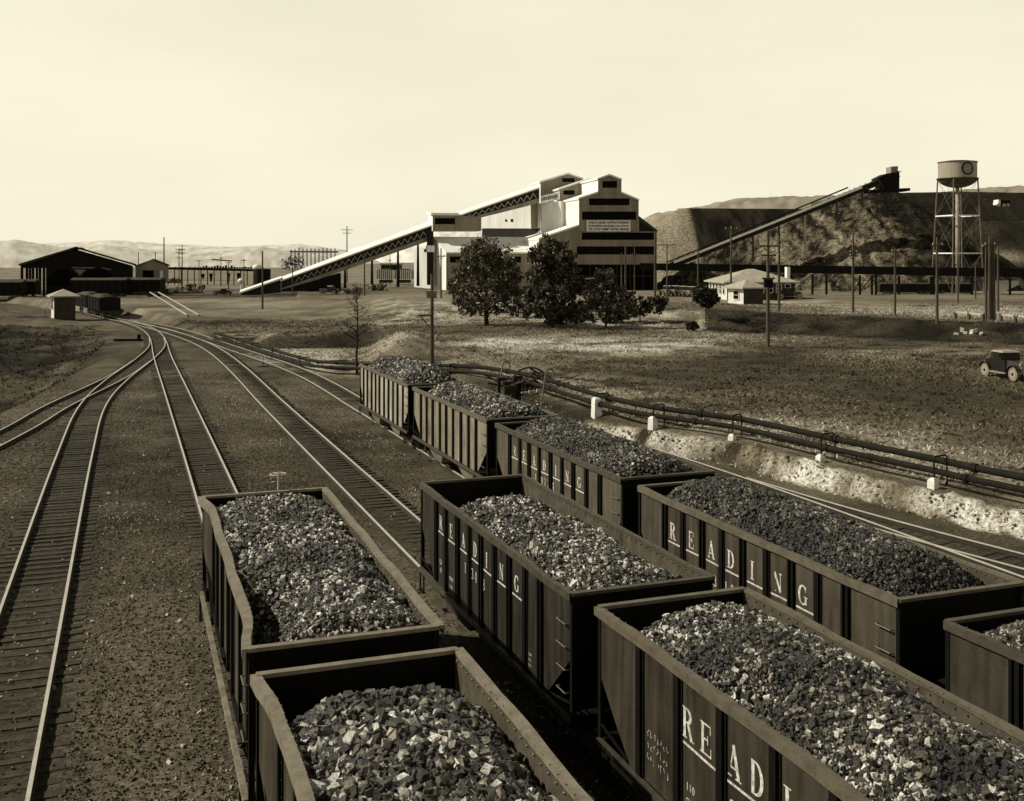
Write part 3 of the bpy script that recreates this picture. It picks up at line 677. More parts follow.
# ------------------------------------------------------------------ tracks
def spline(pts, step=1.):
    pts = np.array(pts, float); out = []
    P = np.vstack([2*pts[0]-pts[1], pts, 2*pts[-1]-pts[-2]])
    for i in range(1, len(P)-2):
        p0, p1, p2, p3 = P[i-1:i+3]; n = max(2, int(np.linalg.norm(p2-p1)/step))
        for k in range(n):
            u = k/n; out.append(.5*((2*p1)+(-p0+p2)*u+(2*p0-5*p1+4*p2-p3)*u*u+(-p0+3*p1-3*p2+p3)*u**3))
    out.append(P[-2]); return np.array(out)
def track(pts, label, near_s, spacing=.52, zfun=None, dz=0., ties=True):
    c = spline(pts); z = track_z(c[:, 0], c[:, 1]) if zfun is None else zfun(c[:, 0], c[:, 1]); z = z+dz
    d = np.gradient(c, axis=0); d /= np.linalg.norm(d, axis=1)[:, None]; nr = np.stack([d[:, 1], -d[:, 0]], 1)
    root = thing('railway_track', (float(c[0, 0]), float(c[0, 1]), float(z[0])), label, 'railway track', 'tracks of the yard')
    root['kind'] = 'structure'
    for sg in (-1, 1):
        mb = MB(); prof = [(-.07, -.165), (.07, -.165), (.07, -.145), (.012, -.13), (.012, -.045), (.037, -.03), (.037, 0), (-.037, 0), (-.037, -.03), (-.012, -.045), (-.012, -.13), (-.07, -.145)]
        vs = []; K = len(prof)
        for i in range(len(c)):
            for a, b in prof: vs.append((c[i, 0]+nr[i, 0]*(sg*.755+a), c[i, 1]+nr[i, 1]*(sg*.755+a), z[i]+b))
        f0 = []; f1 = []
        for i in range(len(c)-1):
            for j in range(K):
                q = (i*K+j, i*K+(j+1) % K, (i+1)*K+(j+1) % K, (i+1)*K+j)
                (f1 if j in (5, 6, 7) else f0).append(q)
        mb.add(vs, f0, 0); b = len(f1); mb.f += f1; mb.m += [1]*b
        mb.build('rail', [M['rail'], M['railhead']], root)
    if not ties: return root
    # sleepers
    seg = np.linalg.norm(np.diff(c, axis=0), axis=1); cum = np.concatenate([[0], np.cumsum(seg)])
    pos = np.arange(.2, cum[-1], spacing); r = random.Random(int(abs(pts[0][0])*10)); far = MB(); cnt = 0
    proto = MB().box(-1.28, 1.28, -.115, .115, -.2, 0); mesh = None
    for q in pos:
        x = float(np.interp(q, cum, c[:, 0])); y = float(np.interp(q, cum, c[:, 1])); zz = float(np.interp(q, cum, z))-.16
        a = math.atan2(float(np.interp(q, cum, nr[:, 1])), float(np.interp(q, cum, nr[:, 0])))+r.uniform(-.03, .03)
        zz += r.uniform(-.03, .0); x += r.uniform(-.05, .05)
        if y >= near_s and cnt < 100:
            cnt += 1
            if mesh is None:
                o = proto.build('sleeper', M['tie'], root, local=True); mesh = o.data
            else:
                o = bpy.data.objects.new('sleeper', mesh); C.objects.link(o); o.parent = root
            og = ORG[root.name]; o.location = (x-og[0], y-og[1], zz-og[2]); o.rotation_euler = (0, 0, a)
            l = r.uniform(.94, 1.06); o.scale = (l, r.uniform(.85, 1.15), 1)
        else:
            ca, sa = math.cos(a), math.sin(a); lx = 1.28*r.uniform(.94, 1.06)
            R = lambda u, v, w: (x+u*ca-v*sa, y+u*sa+v*ca, zz+w)
            far.hexa([R(-lx, -.115, -.2), R(lx, -.115, -.2), R(lx, .115, -.2), R(-lx, .115, -.2)], [R(-lx, -.115, 0), R(lx, -.115, 0), R(lx, .115, 0), R(-lx, .115, 0)])
    if far.v:
        o = far.build('sleepers_beyond', M['tie'], root); o['kind'] = 'stuff'
    return root
track([(3.12, 2), (3.12, 25), (3.1, 45), (2.95, 74), (2.8, 100), (2.85, 124.7), (1.9, 141), (-.4, 156), (-1.9, 161.5), (-3.0, 167), (-5.2, 178), (-7.6, 190), (-12, 205), (-20, 226)], 'straight track under the left coal wagons, running to the yard throat', 27)
track([(-2.35, 2), (-2.35, 25), (-2.35, 52), (-2.1, 69), (-.95, 82.4), (1.2, 98.6), (2.55, 112), (2.82, 124)], 'empty curving track at the left of the picture', 14, dz=.0015)
track([(-16.5, 8), (-12.5, 28), (-8.9, 45), (-5.55, 61), (-4.05, 70), (-.9, 84.8), (1.05, 97.5)], 'siding leaving the left edge of the picture', 52, dz=.003)
track([(TC(2), 2), (TC(25), 25), (TC(50), 50), (8.45, 68), (8.3, 90), (7.6, 108), (6.0, 123), (3.1, 140), (.4, 153), (-1.4, 160)], 'track under the middle wagons, bare between the wagons and the throat', 28, dz=-.0015)
track([(TD(2), 2), (TD(25), 25), (TD(50), 50), (13.75, 65), (13.0, 86.7), (9.4, 110), (5.5, 136), (2.2, 150), (-.6, 159)], 'track under the long right-hand wagon string', 45, dz=-.003)
track([(24.1, 2), (24.05, 25), (23.9, 40), (22.9, 54), (21.5, 64)], 'outermost track below the pale cut bank', 14)
track([(30.5, 8), (28.2, 17), (25.95, 26.5), (24.75, 33), (24.0, 39.5)], 'turnout branching right from the outermost track', 14, dz=.002)

# rail-yard stones
def stones():
    r = np.random.default_rng(11); n = 135000
    s = 14+ (r.random(n)**2.1)*75; t = r.uniform(-9, 12.5, n)
    keep = np.ones(n, bool)
    for tf in (lambda s: -2.35+0*s, lambda s: 3.1+0*s, lambda s: 8.9+0*s):
        keep &= ~((np.abs(t-tf(s)) < 1.3) & (r.random(n) < .86))
    t, s = t[keep], s[keep]; z = G(t, s)
    sz = .016+.034*r.random(len(t))**2; tn = np.clip((.05+.34*r.random(len(t))**2.4)*(1+1.4*fbm(t*.3, s*.2, 3)), .03, .5)
    big = r.random(len(t)) < .0012; sz = np.where(big, .07, sz); tn = np.where(big, .45, tn)
    o = scatter_lumps('ballast_stones', np.stack([t, s, z+sz*.15], 1), sz, tn, M['stone'], seed=21)
    tag(o, 'loose cinders and stones strewn between the tracks', 'cinders', kind='stuff')
    # rubble of the pale cut bank
    n = 2600; q = r.random(n); P = np.array(PIPE[1:9]); 
    L = np.concatenate([[0], np.cumsum(np.linalg.norm(np.diff(P, axis=0), axis=1))]); u = q*L[-1]*.93
    px = np.interp(u, L, P[:, 0]); py = np.interp(u, L, P[:, 1])
    off = r.normal(-1.35, .2, n); dx = np.gradient(P[:, 0]); t = px+off; s = py+off*.15; z = G(t, s)
    sz = .02+.085*r.random(n)**3; tn = np.clip(.08+.5*r.random(n)**1.5, .05, .6)
    o = scatter_lumps('bank_rubble', np.stack([t, s, z], 1), sz, tn, M['stone'], seed=22)
    tag(o, 'pale broken stone along the foot of the cut bank', 'rubble', kind='stuff')
stones()

# grass tufts of the field
def tufts():
    r = np.random.default_rng(12); n = 85000
    k = r.uniform(-.4, .56, n); Z = 40+(r.random(n)**.8)*100
    t, s = c2w(k*Z, Z); d = poly_sd(PIPE, t, s); ok = (d > .6)
    n2 = fbm(t*.09, s*.09, 3); ok &= (n2+r.normal(0, .25, n) > -.2)
    t, s, Z = t[ok], s[ok], Z[ok]
    # weeds of the left gully and slope
    m = 12000; s2 = r.uniform(40, 150, m); t2 = np.interp(s2, [25, 45, 61, 70, 84.8, 100, 125, 150], [-14, -10.5, -7.9, -6.4, -3.4, -1.6, -.2, -2.5])-2.2-r.random(m)**1.1*50
    t = np.concatenate([t, t2]); s = np.concatenate([s, s2]); lw = np.concatenate([np.zeros(len(Z)), np.ones(m)])
    z = G(t, s); n = len(t); g = ground_tone(t, s)
    V = []; per = 3
    base = np.stack([t, s, z-.02], 1); hgt = (.06+.15*r.random(n)**2)*(1+.9*lw*r.random(n)); A = []
    for j in range(per):
        a = r.uniform(0, 2*np.pi, n); w = .03+.07*r.random(n); lean = r.normal(0, .12, (n, 2))
        off = r.normal(0, .1, (n, 2)); b = base.copy(); b[:, :2] += off
        p0 = b+np.stack([np.cos(a)*w, np.sin(a)*w, 0*a], 1); p1 = b-np.stack([np.cos(a)*w, np.sin(a)*w, 0*a], 1); p2 = b+np.stack([lean[:, 0], lean[:, 1], hgt], 1)
        V.append(np.stack([p0, p1, p2], 1)); A.append(np.repeat(np.clip(g*r.uniform(.55, 2.1, n), .008, .5), 3))
    V = np.concatenate([v.reshape(-1, 3) for v in V]); F = np.arange(len(V)).reshape(-1, 3)
    o = np_mesh('grass', V, F, M['weed'], np.concatenate(A)); tag(o, 'rough grass and weeds over the field and the left slope', 'grass', kind='stuff')
tufts()

# ------------------------------------------------------------------ pipelines on hangers
def resample(P, off, zf, a, b, step=2.):
    P = np.array(P, float); L = np.concatenate([[0], np.cumsum(np.linalg.norm(np.diff(P, axis=0), axis=1))])
    u = np.arange(L[a], L[b]+.01, step); x = np.interp(u, L, P[:, 0]); y = np.interp(u, L, P[:, 1])
    return x, y
def pipeline():
    P = np.array(PIPE)[1:17]
    c = spline(P, 2.)
    g = G(c[:, 0], c[:, 1], False); z = g+.62+.24*(1-sstep(55, 75, c[:, 1]))
    k = np.ones(9)/9; zp = np.pad(z, 4, mode='edge'); z = np.convolve(zp, k, 'valid')
    d = np.gradient(c, axis=0); d /= np.linalg.norm(d, axis=1)[:, None]; nr = np.stack([d[:, 1], -d[:, 0]], 1)
    for off, dz, r, lab in ((-.22, -.26, .125, 'lower and nearer of the two dark pipes along the cut bank'), (.32, .06, .14, 'upper of the two dark pipes along the cut bank')):
        pts = [(c[i, 0]+nr[i, 0]*off, c[i, 1]+nr[i, 1]*off, z[i]+dz) for i in range(len(c))]
        mb = MB().path(pts, r, 9)
        for i in range(2, len(pts), 3): mb.tube(Vector(pts[i])*.98+Vector(pts[i-1])*.02, Vector(pts[i])*.9+Vector(pts[i-1])*.1, r*1.3, r*1.3, 9)
        tag(mb.build('pipe', M['pipe'], smooth=False), lab, 'pipe', 'pipes along the cut bank')
    return c, z
PC, PZ = pipeline()
def stand(px, py, label, block=1., arch=True, zb=None):
    t, s, z, Z = hit(px, py)
    i = int(np.argmin(np.hypot(PC[:, 0]-t, PC[:, 1]-s))); t, s = PC[i]; g = G1(t, s); top = PZ[i]+.3
    j = min(i+1, len(PC)-1); ang = math.atan2(PC[j, 1]-PC[i if j > i else i-1, 1], PC[j, 0]-PC[i if j > i else i-1, 0])
    root = thing('pipe_stand', (t, s, g), label, 'pipe stand', 'pipe stands along the cut bank', ang-math.pi/2)
    hh = top-g
    mb = MB(); pts = [(-.32, 0, .1), (-.32, 0, hh-.1), (-.24, 0, hh), (.1+.25, 0, hh), (.45, 0, hh-.1), (.45, 0, .05)]
    # hanger frame across the pipes
    mb.path(pts, .034, 8); mb.build('hanger', M['pipe'], root, local=True)
    if block:
        b = MB(); w = .13+.03*block; h0 = .33*block
        b.hexa([(-.5-w*.3, -w, -.6), (-.5+w*2, -w, -.5), (-.5+w*2, w, -.5), (-.5-w*.3, w, -.5)], [(-.5-w*.1, -w, h0), (-.5+w*1.7, -w, h0), (-.5+w*1.7, w, h0), (-.5-w*.1, w, h0)])
        b.hexa([(-.5-w*.1, -w, h0+.001), (-.5+w*1.7, -w, h0+.001), (-.5+w*1.7, w, h0+.001), (-.5-w*.1, w, h0+.001)], [(-.5+w*.4, -w*.5, h0+.1), (-.5+w*1.2, -w*.5, h0+.1), (-.5+w*1.2, w*.5, h0+.1), (-.5+w*.4, w*.5, h0+.1)])
        b.build('concrete_block', M['conc'], root, local=True)
    return root
stand(940, 478, 'pipe stand with low pale block nearest the right edge', .9)
stand(828, 455, 'pipe stand second from the right edge, small pale foot', .6)
stand(737, 437, 'pipe stand third from the right edge, small pale foot', .5)
stand(657, 430, 'pipe stand on a pointed pale block right of the tall block', 1.5)
stand(603, 422, 'pipe stand on the tallest white block beside the wagon string', 2.6)
stand(437, 372, 'pipe stand just right of the farthest coal wagon', 0)
stand(316, 364, 'pipe stand at the near corner of the pale dry pool', 0)
stand(293, 357, 'second pipe stand along the pale dry pool', 0)
stand(270, 351, 'third pipe stand along the pale dry pool', 0)
stand(250, 347, 'pipe stand where the pale dry pool ends, nearest the throat', 0)
# branch pipe in front of the gullied bank
a = hit(335, 360); b_ = hit(452, 371)
mb = MB(); pts = []
for u in np.linspace(0, 1, 12):
    t, s = at(316+(420-316)*u, 90); pts.append((t, s, zy(362-2*u, 90)))
mb.path(pts, .13, 8)
for i in (2, 6, 10): mb.tube((pts[i][0], pts[i][1], G1(pts[i][0], pts[i][1])-.2), pts[i], .06, .06, 6)
tag(mb.build('pipe', M['pipe']), 'branch pipe crossing behind the bare tree below the gullied bank', 'pipe', 'pipes along the cut bank')
# scrap and levers by the pipes
t, s, z, Z = hit(527, 391)
root = thing('scrap_pile', (t, s, z), 'tangle of bent rods and old machine parts on the pipes', 'scrap pile')
mb = MB(); r = random.Random(9)
for i in range(26):
    a = Vector((t+r.uniform(-2, 2), s+r.uniform(-1.2, 1.2), z+r.uniform(0, .9))); b = a+Vector((r.uniform(-1.3, 1.3), r.uniform(-1, 1), r.uniform(-.2, .9))); mb.tube(a, b, r.uniform(.03, .07), None, 6)
mb.build('rods', M['scrap'], root)
for i in range(7):
    mb = MB(); x, y = t+r.uniform(-1.6, 1.6), s+r.uniform(-.9, .9); w = r.uniform(.2, .55); mb.box(x-w, x+w, y-w*.6, y+w*.6, z-.1+.001*i, z+r.uniform(.3, 1.)+.002*i); mb.build('machine_block', M['scrap'], root)
mb = MB()
pts = []
for i in range(11):
    a = math.pi*i/10; pts.append((t+1.1*math.cos(a), s-.5, z+.7+.8*math.sin(a)))
mb.path(pts, .05, 6)
pts = [(p[0]+.3, s+.5, p[2]-.1) for p in pts]; mb.path(pts, .05, 6); mb.build('hoop', M['scrap'], root)
mb = MB()
for i in range(3): mb.box(t-.9+.5*i, t-.5+.5*i, s-1.5, s-1.3, z+.05, z+.12+.08*i)
mb.build('white_chips', M['rock'], root)
for px, py, lab in ((541, 404, 'leaning hooked lever rod standing by the wagon string'), (498, 392, 'leaning forked prop in front of the scrap tangle')):
    t, s, z, Z = hit(px, py); mb = MB(); pts = [(t, s, z-.2), (t+.35, s+.1, z+1.75), (t+.45, s+.1, z+1.95), (t+.65, s+.1, z+1.98), (t+.8, s+.1, z+1.85), (t+.85, s+.1, z+1.45)]
    tag(mb.path(pts, .055, 7).build('lever_rod', M['steelgrey']), lab, 'lever rod')

# ------------------------------------------------------------------ poles
def pole(px, top, base, label, Z=None, arms=(), r=.16, lean=0., lit=False, kind='pole'):
    if Z is None: t, s, z, Z = hit(px, base)
    else: t, s = at(px, Z); z = G1(t, s)
    h = zy(top, Z)-z
    root = thing('utility_pole', (t, s, z), label, 'utility pole', 'wooden poles around the breaker', -TH)
    MB().tube((0, 0, -.4), (lean, 0, h), r, r*.62, 10).build('shaft', M['wood'], root, local=True)
    for dy, w in arms:
        zz = h-dy; mb = MB(); mb.box(-w/2, w/2, -r-.1, -r*.6, zz-.07, zz+.07); mb.bar((-w*.28, -r*.8, zz-.02), (0, -r*.8, zz-.55), .03, .04); mb.bar((w*.28, -r*.8, zz-.02), (0, -r*.8, zz-.55), .03, .04)
        o = mb.build('crossarm', M['wood'], root, local=True)
        mb = MB(); n = max(2, int(w/.6))
        for i in range(n):
            x = -w/2+.15+(w-.3)*i/(n-1); mb.tube((x, -r*.8, zz+.075), (x, -r*.8, zz+.25), .05, .035, 6)
        mb.build('insulators', M['insul'], o, local=True)
    return root
p_ = pole(432, 274, 384, 'pole with box and bracket rising behind the farthest coal wagon', Z=76, arms=(), r=.17)
mb = MB(); mb.box(-.35, .35, -.5, -.15, 6.6, 7.0); mb.box(-.42, .42, -.55, -.14, 7.02, 7.1); mb.build('equipment_box', M['steelgrey'], p_, local=True)
mb = MB(); mb.box(-.95, -.1, -.25, -.1, 5.3, 5.42); mb.bar((-.8, -.17, 5.3), (-.1, -.17, 4.5), .07, .07); mb.build('bracket', M['wood'], p_, local=True)
q_ = pole(768, 231, 347.5, 'tall pole with pale crossarms standing in the field before the white hut', arms=((1.3, 1.7), (2.1, 1.3), (4.1, 1.1)), r=.19)
mb = MB(); mb.box(-.42, .3, -.6, -.14, 5.2, 5.9); mb.build('equipment_box', M['black'], q_, local=True)
pole(853, 233, 312, 'pole on the bank with low crossarm left of the middle of the dirt lot', arms=((2.2, 1.0), (2.6, 1.0)), r=.17)
pole(895, 248, 315, 'pole with a single short arm on the bank, between two taller poles', arms=((.4, 1.0),), r=.15)
pole(937, 237, 323, 'pole with pale crossarm in front of the left leg of the water tower', arms=((.8, 1.2),), r=.16)
pole(958, 258, 303.5, 'thin plain pole in front of the water tower riser', r=.13)
pole(975.5, 264, 299, 'shortest plain pole right of the water tower riser', r=.12)
pole(986, 242, 320, 'left and thinnest pole of the tied cluster at the right', arms=((.5, 1.0),), r=.15)
pole(989.5, 236, 320.5, 'middle pole of the tied cluster, pale insulator on top', arms=((.9, 1.2),), r=.16)
pole(992.5, 246, 320, 'thickest dark pole of the tied cluster at the right', r=.32)
pole(998, 246, 312, 'plain pole just right of the tied cluster', r=.15)
pole(655, 232.5, 302.5, 'plain tall pole at the right corner of the breaker', r=.17)
pole(667, 243, 297, 'pole with wide crossarm by the parked cars', arms=((.3, 3.2),), r=.14)
pole(698, 241, 297, 'pole rising behind the dark round shrub', arms=(), r=.15)
pole(731, 226, 0, 'pole with crossarm behind the hut, against the conveyor', Z=145, arms=((.4, 1.8),), r=.16)
pole(779, 235, 311, 'plain pole at the bank edge right of the white hut', r=.17)
pole(625.5, 241, 303, 'plain pole before the dark base of the breaker', r=.14)
pole(621.5, 253, 297, 'shorter pole close left of another before the breaker', r=.13)
pole(634.5, 247, 291, 'pole with low crossarm before the breaker entrance', arms=((1.6, 1.2),), r=.13)
pole(441, 248, 298, 'plain pole between the big left tree and the far wagons', arms=((1.2, 1.3),), r=.14)
pole(390, 252, 285, 'pole before the pale far wagons', arms=((2.2, .8),), r=.14)
pole(364.5, 253, 296, 'pole right of the bare tree, against the long conveyor', r=.15)
pole(292.5, 267, 296, 'short pole at the foot of the long conveyor', r=.14)
pole(262.5, 251, 309, 'dark plain pole before the conveyor ramp', r=.17)
pole(244, 259, 294, 'pole with short crossarm left of the conveyor ramp', arms=((.3, 1.2), (1.9, .9)), r=.13)
pole(179, 248, 286, 'left one of the twin poles near the small shed', arms=((.5, 2.0), (1.2, 1.6), (2.6, 1.2)), r=.15)
pole(182.2, 245, 289, 'right one of the twin poles near the small shed', arms=((1.1, 1.6), (2.1, 1.3)), r=.15)
pole(199, 260, 287, 'pole with top crossarm right of the twin poles', arms=((.2, 1.6),), r=.12)
pole(221, 254, 287, 'taller plain pole before the distant pipe bridge', arms=((1.1, 1.2),), r=.12)
pole(228.5, 261, 282, 'pole between dark hoppers of the distant pipe bridge', Z=245, arms=((.4, 1.4),), r=.13)
pole(347, 226, 0, 'tall distant mast with forked crossarm above the conveyor roof', Z=330, arms=((1.2, 3.6), (2.2, 2.6)), r=.22)
pole(164, 237, 0, 'tall slender mast behind the small gabled shed', Z=300, r=.24)
pole(155.5, 252, 0, 'left small mast on the skyline behind the shed', Z=330, r=.18)
pole(138.5, 252, 0, 'small mast on the skyline left of the shed gable', Z=330, r=.18)
# platform lamp post and switch stands
def switch_stand(px, py, lab, h=1.2):
    t, s, z, Z = hit(px, py); root = thing('switch_stand', (t, s, z), lab, 'switch stand', 'switch stands in the yard', .3)
    MB().tube((0, 0, -.1), (0, 0, h), .035, .03, 8).build('staff', M['black'], root, local=True)
    MB().box(-.18, .18, -.015, .015, h-.25, h).build('target', M['conc'], root, local=True)
    MB().box(-.5, .5, -.12, .12, -.05, .08).build('base', M['tie'], root, local=True)
switch_stand(263, 367, 'small switch stand with pale target left of the right-hand string', .9)
switch_stand(45, 317, 'thin switch stand on the mound left of the shanty', 1.3)
t, s, z, Z = hit(133, 341)
mb = MB(); mb.box(-2.0, 1.0, -.25, .25, 0, .22); mb.box(.5, .8, -.12, .12, .22, .7); o = mb.build('switch_timber', M['black']); o.location = (t, s, z); o.rotation_euler = (0, 0, -.35)
tag(o, 'dark timber with lever lying by the curve of the left track', 'timber')

# ------------------------------------------------------------------ slabs by sight lines: walls of buildings in their own planes
class Plane:
    def __init__(s, px, Z, ang):
        s.X0 = (px-512)/FPX*Z; s.Z0 = Z; a = math.radians(ang); s.u = (math.cos(a), math.sin(a)); s.n = (-math.sin(a), math.cos(a))
    def p(s, px, py, v=0.):
        k = (px-512)/FPX; X, Z = s.X0+s.n[0]*v, s.Z0+s.n[1]*v
        a = (k*Z-X)/(s.u[0]-k*s.u[1]); X, Z = X+s.u[0]*a, Z+s.u[1]*a; t, w = c2w(X, Z)
        return Vector((t, w, zy(py, Z)))
    def back(s, p, v):
        t, w = c2w(s.n[0]*v, s.n[1]*v); return Vector((p.x+t, p.y+w, p.z))
    def right(s, p, a):
        t, w = c2w(s.u[0]*a, s.u[1]*a); return Vector((p.x+t, p.y+w, p.z))
    def prism(s, mb, px, v0, L, fm=0, sm=0, tilt=0.):
        a = [s.p(x, y, v0) for x, y in px]; b = [s.back(q, L)+Vector((0, 0, tilt)) for q in a]; n = len(a)
        mb.add(a+b, [tuple(range(n))], fm); bse = len(mb.v)-2*n
        mb.f += [tuple(bse+n+i for i in range(n-1, -1, -1))]; mb.m += [sm]
        for i in range(n):
            mb.f.append((bse+i, bse+n+i, bse+n+(i+1) % n, bse+(i+1) % n)); mb.m.append(sm)
        return mb
BR = Plane(579, 225, 12)
def breaker():
    gb = BR.p(590, 291)
    root = thing('coal_breaker', tuple(gb), 'huge stepped coal breaker in white sheeting with gable fronts and painted sign', 'coal breaker')
    MT = [M['grey'], M['white']]  # shaded fronts and sunlit sides painted as separate tones
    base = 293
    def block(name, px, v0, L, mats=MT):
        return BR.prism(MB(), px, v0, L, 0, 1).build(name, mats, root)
    def roof(name, x0, y0, x1, y1, v0, L, th=.35, ov=.5, m=None):
        """slab over a front-plane edge from (x0,y0) to (x1,y1), running back"""
        a, b = BR.p(x0, y0, v0-ov), BR.p(x1, y1, v0-ov); up = Vector((0, 0, th))
        mb = MB(); mb.hexa([a, b, BR.back(b, L+2*ov), BR.back(a, L+2*ov)], [a+up, b+up, BR.back(b, L+2*ov)+up, BR.back(a, L+2*ov)+up]); return mb.build(name, m or M['roofw'], root)
    def win(px0, py0, px1, py1, v0, rows=1, bays=0, parent=None, name='window'):
        mb = MB(); BR.prism(mb, [(px0, py1), (px1, py1), (px1, py0), (px0, py0)], v0-.06, .05)
        o = mb.build(name, M['dark'], parent or root)
        if bays:
            mb = MB()
            for i in range(1, bays):
                x = px0+(px1-px0)*i/bays; a, b = BR.p(x, py0+.4, v0-.09), BR.p(x, py1-.4, v0-.09); mb.bar(a, b, .09, .05)
            mb.build('mullions', M['darkwood'], o)
        return o
    # lower body, main body, monitor
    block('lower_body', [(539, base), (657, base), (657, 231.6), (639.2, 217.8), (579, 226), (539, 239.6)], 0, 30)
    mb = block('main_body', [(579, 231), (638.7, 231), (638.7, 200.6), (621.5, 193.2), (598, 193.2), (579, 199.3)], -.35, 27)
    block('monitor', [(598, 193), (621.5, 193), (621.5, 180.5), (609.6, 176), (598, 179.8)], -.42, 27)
    roof('roof', 539, 239.6, 579, 226, 0, 30); roof('roof', 639.2, 217.8, 657.4, 231.6, 0, 30, m=M['roofdark'])
    roof('roof', 578.6, 199.3, 598, 192.9, -.35, 27); roof('roof', 621.5, 193, 639.2, 200.6, -.35, 27)
    roof('roof', 597.5, 179.6, 609.6, 175.4, -.42, 27); roof('roof', 609.6, 175.4, 622, 180.3, -.42, 27)
    win(602.7, 181, 617, 187.8, -.42, bays=6)
    win(589.3, 198.4, 629.4, 205.2, -.35, bays=16); win(582.3, 211.6, 636, 219.6, -.35, bays=20)
    win(582, 232.6, 654, 239.8, 0, bays=26); win(577, 246.4, 654, 254.4, 0, bays=26)
    # the dark lean-to gable right of the main body
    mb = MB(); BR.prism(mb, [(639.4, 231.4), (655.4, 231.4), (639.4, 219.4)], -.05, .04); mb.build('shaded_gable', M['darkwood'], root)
    # open track level under the breaker
    mb = MB(); BR.prism(mb, [(575, 292.5), (655.5, 292.5), (655.5, 264.5), (575, 264.5)], -.08, .07); op = mb.build('loading_bay', M['dark'], root)
    mb = MB()
    for x in (590, 603, 617, 630, 643):
        mb.bar(BR.p(x, 292.5, -.15), BR.p(x, 264.5, -.15), .35, .2)
    mb.bar(BR.p(575, 276, -.2), BR.p(655, 276, -.2), .15, .35); mb.build('bay_posts', M['darkwood'], op)
    for x0, y0, x1, y1 in ((563, 268, 573, 276), (548, 268, 558, 276), (563, 250, 572, 256)): win(x0, y0, x1, y1, 0, bays=3)
    # sign
    mb = MB(); BR.prism(mb, [(586.7, 231.4), (630.4, 231.4), (630.4, 220.3), (586.7, 220.3)], -.62, .12)
    sg = mb.build('sign', M['tin'], root)
    for i, body in enumerate(("WORLD'S LARGEST ANTHRACITE BREAKER", 'THE PHILADELPHIA AND READING COAL & IRON CO.', 'THE LOCUST SUMMIT CENTRAL BREAKER')):
        V, F = text_mesh(body, 1., .035); w = max(v[0] for v in V); a = BR.p(588, 223.6+3.35*i, -.64); b = BR.p(629.2, 223.6+3.35*i, -.64); du = (b-a)
        mb = MB(); mb.add([a+du*(v[0]/w)+Vector((0, 0, v[1]*.68*(.95 if i == 1 else 1.))) for v in V], F); mb.build('sign_text', M['dark'], sg)
    # second and third gable houses stepping up the back left
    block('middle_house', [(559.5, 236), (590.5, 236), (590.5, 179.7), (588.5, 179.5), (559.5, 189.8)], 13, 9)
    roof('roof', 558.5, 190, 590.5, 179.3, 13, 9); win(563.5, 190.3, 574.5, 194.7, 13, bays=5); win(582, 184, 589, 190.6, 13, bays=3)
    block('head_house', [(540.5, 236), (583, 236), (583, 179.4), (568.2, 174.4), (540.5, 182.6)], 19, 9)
    roof('roof', 539.5, 182.7, 568.2, 174.1, 19, 9); roof('roof', 568.2, 174.1, 583.5, 179.6, 19, 9); win(562.3, 178.2, 574.6, 181.9, 19, bays=5)
    # white upper hall behind, filling the left side
    PH = Plane(541, 240, -42)
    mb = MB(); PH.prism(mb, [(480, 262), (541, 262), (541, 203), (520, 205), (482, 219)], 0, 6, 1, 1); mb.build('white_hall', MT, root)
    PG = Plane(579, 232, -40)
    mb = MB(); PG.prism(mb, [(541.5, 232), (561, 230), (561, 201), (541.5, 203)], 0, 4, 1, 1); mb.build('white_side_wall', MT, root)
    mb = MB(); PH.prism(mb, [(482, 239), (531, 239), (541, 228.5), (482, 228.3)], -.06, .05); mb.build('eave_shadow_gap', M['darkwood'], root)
    for x0, y0, x1, y1 in ((505, 219.4, 507, 221.6), (510.6, 219, 513, 221.8)):
        mb = MB(); PH.prism(mb, [(x0, y1), (x1, y1), (x1, y0), (x0, y0)], -.06, .05); mb.build('window', M['dark'], root)
    for x in (561, 566, 571, 576):
        pass
    # low front wing with its big lit roof
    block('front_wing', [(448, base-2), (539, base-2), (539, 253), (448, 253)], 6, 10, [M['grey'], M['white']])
    a = [BR.p(446, 253.5, 5.6), BR.p(541, 253.5, 5.6), BR.p(541, 238.5, 15.5), BR.p(433, 238, 15.5)]
    mb = MB(); up = Vector((0, 0, .3)); mb.hexa(a, [q+up for q in a]); mb.build('wing_roof', M['roofw'], root)
    a0, a1, a2 = BR.p(446, 253.5, 5.7), BR.p(433, 238, 15.4), None
    g0, g1 = Vector(a0), Vector(a1); mb = MB()
    mb.hexa([Vector((g0.x, g0.y, 1)), Vector((g0.x+.2, g0.y, 1)), Vector((g1.x+.2, g1.y, 1)), Vector((g1.x, g1.y, 1))], [g0, g0+Vector((.2, 0, 0)), g1+Vector((.2, 0, 0)), g1]); mb.build('wing_wall', M['white'], root)
    for x0, x1 in ((450, 462), (470, 480), (509, 521)): win(x0, 256.5, x1, 262.5, 6, bays=4)
    # left white tower bay carrying the transfer house
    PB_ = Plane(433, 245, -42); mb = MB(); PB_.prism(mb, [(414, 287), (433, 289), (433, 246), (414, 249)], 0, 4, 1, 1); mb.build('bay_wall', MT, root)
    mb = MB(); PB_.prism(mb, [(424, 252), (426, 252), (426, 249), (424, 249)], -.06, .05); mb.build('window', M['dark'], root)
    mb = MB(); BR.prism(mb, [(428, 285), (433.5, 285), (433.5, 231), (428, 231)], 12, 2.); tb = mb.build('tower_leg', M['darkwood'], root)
    mb = MB(); BR.prism(mb, [(427.5, 252), (434.5, 252), (434.5, 245.5), (427.5, 245.5)], 11.8, 2.4); mb.build('leg_sheeting', M['white'], tb)
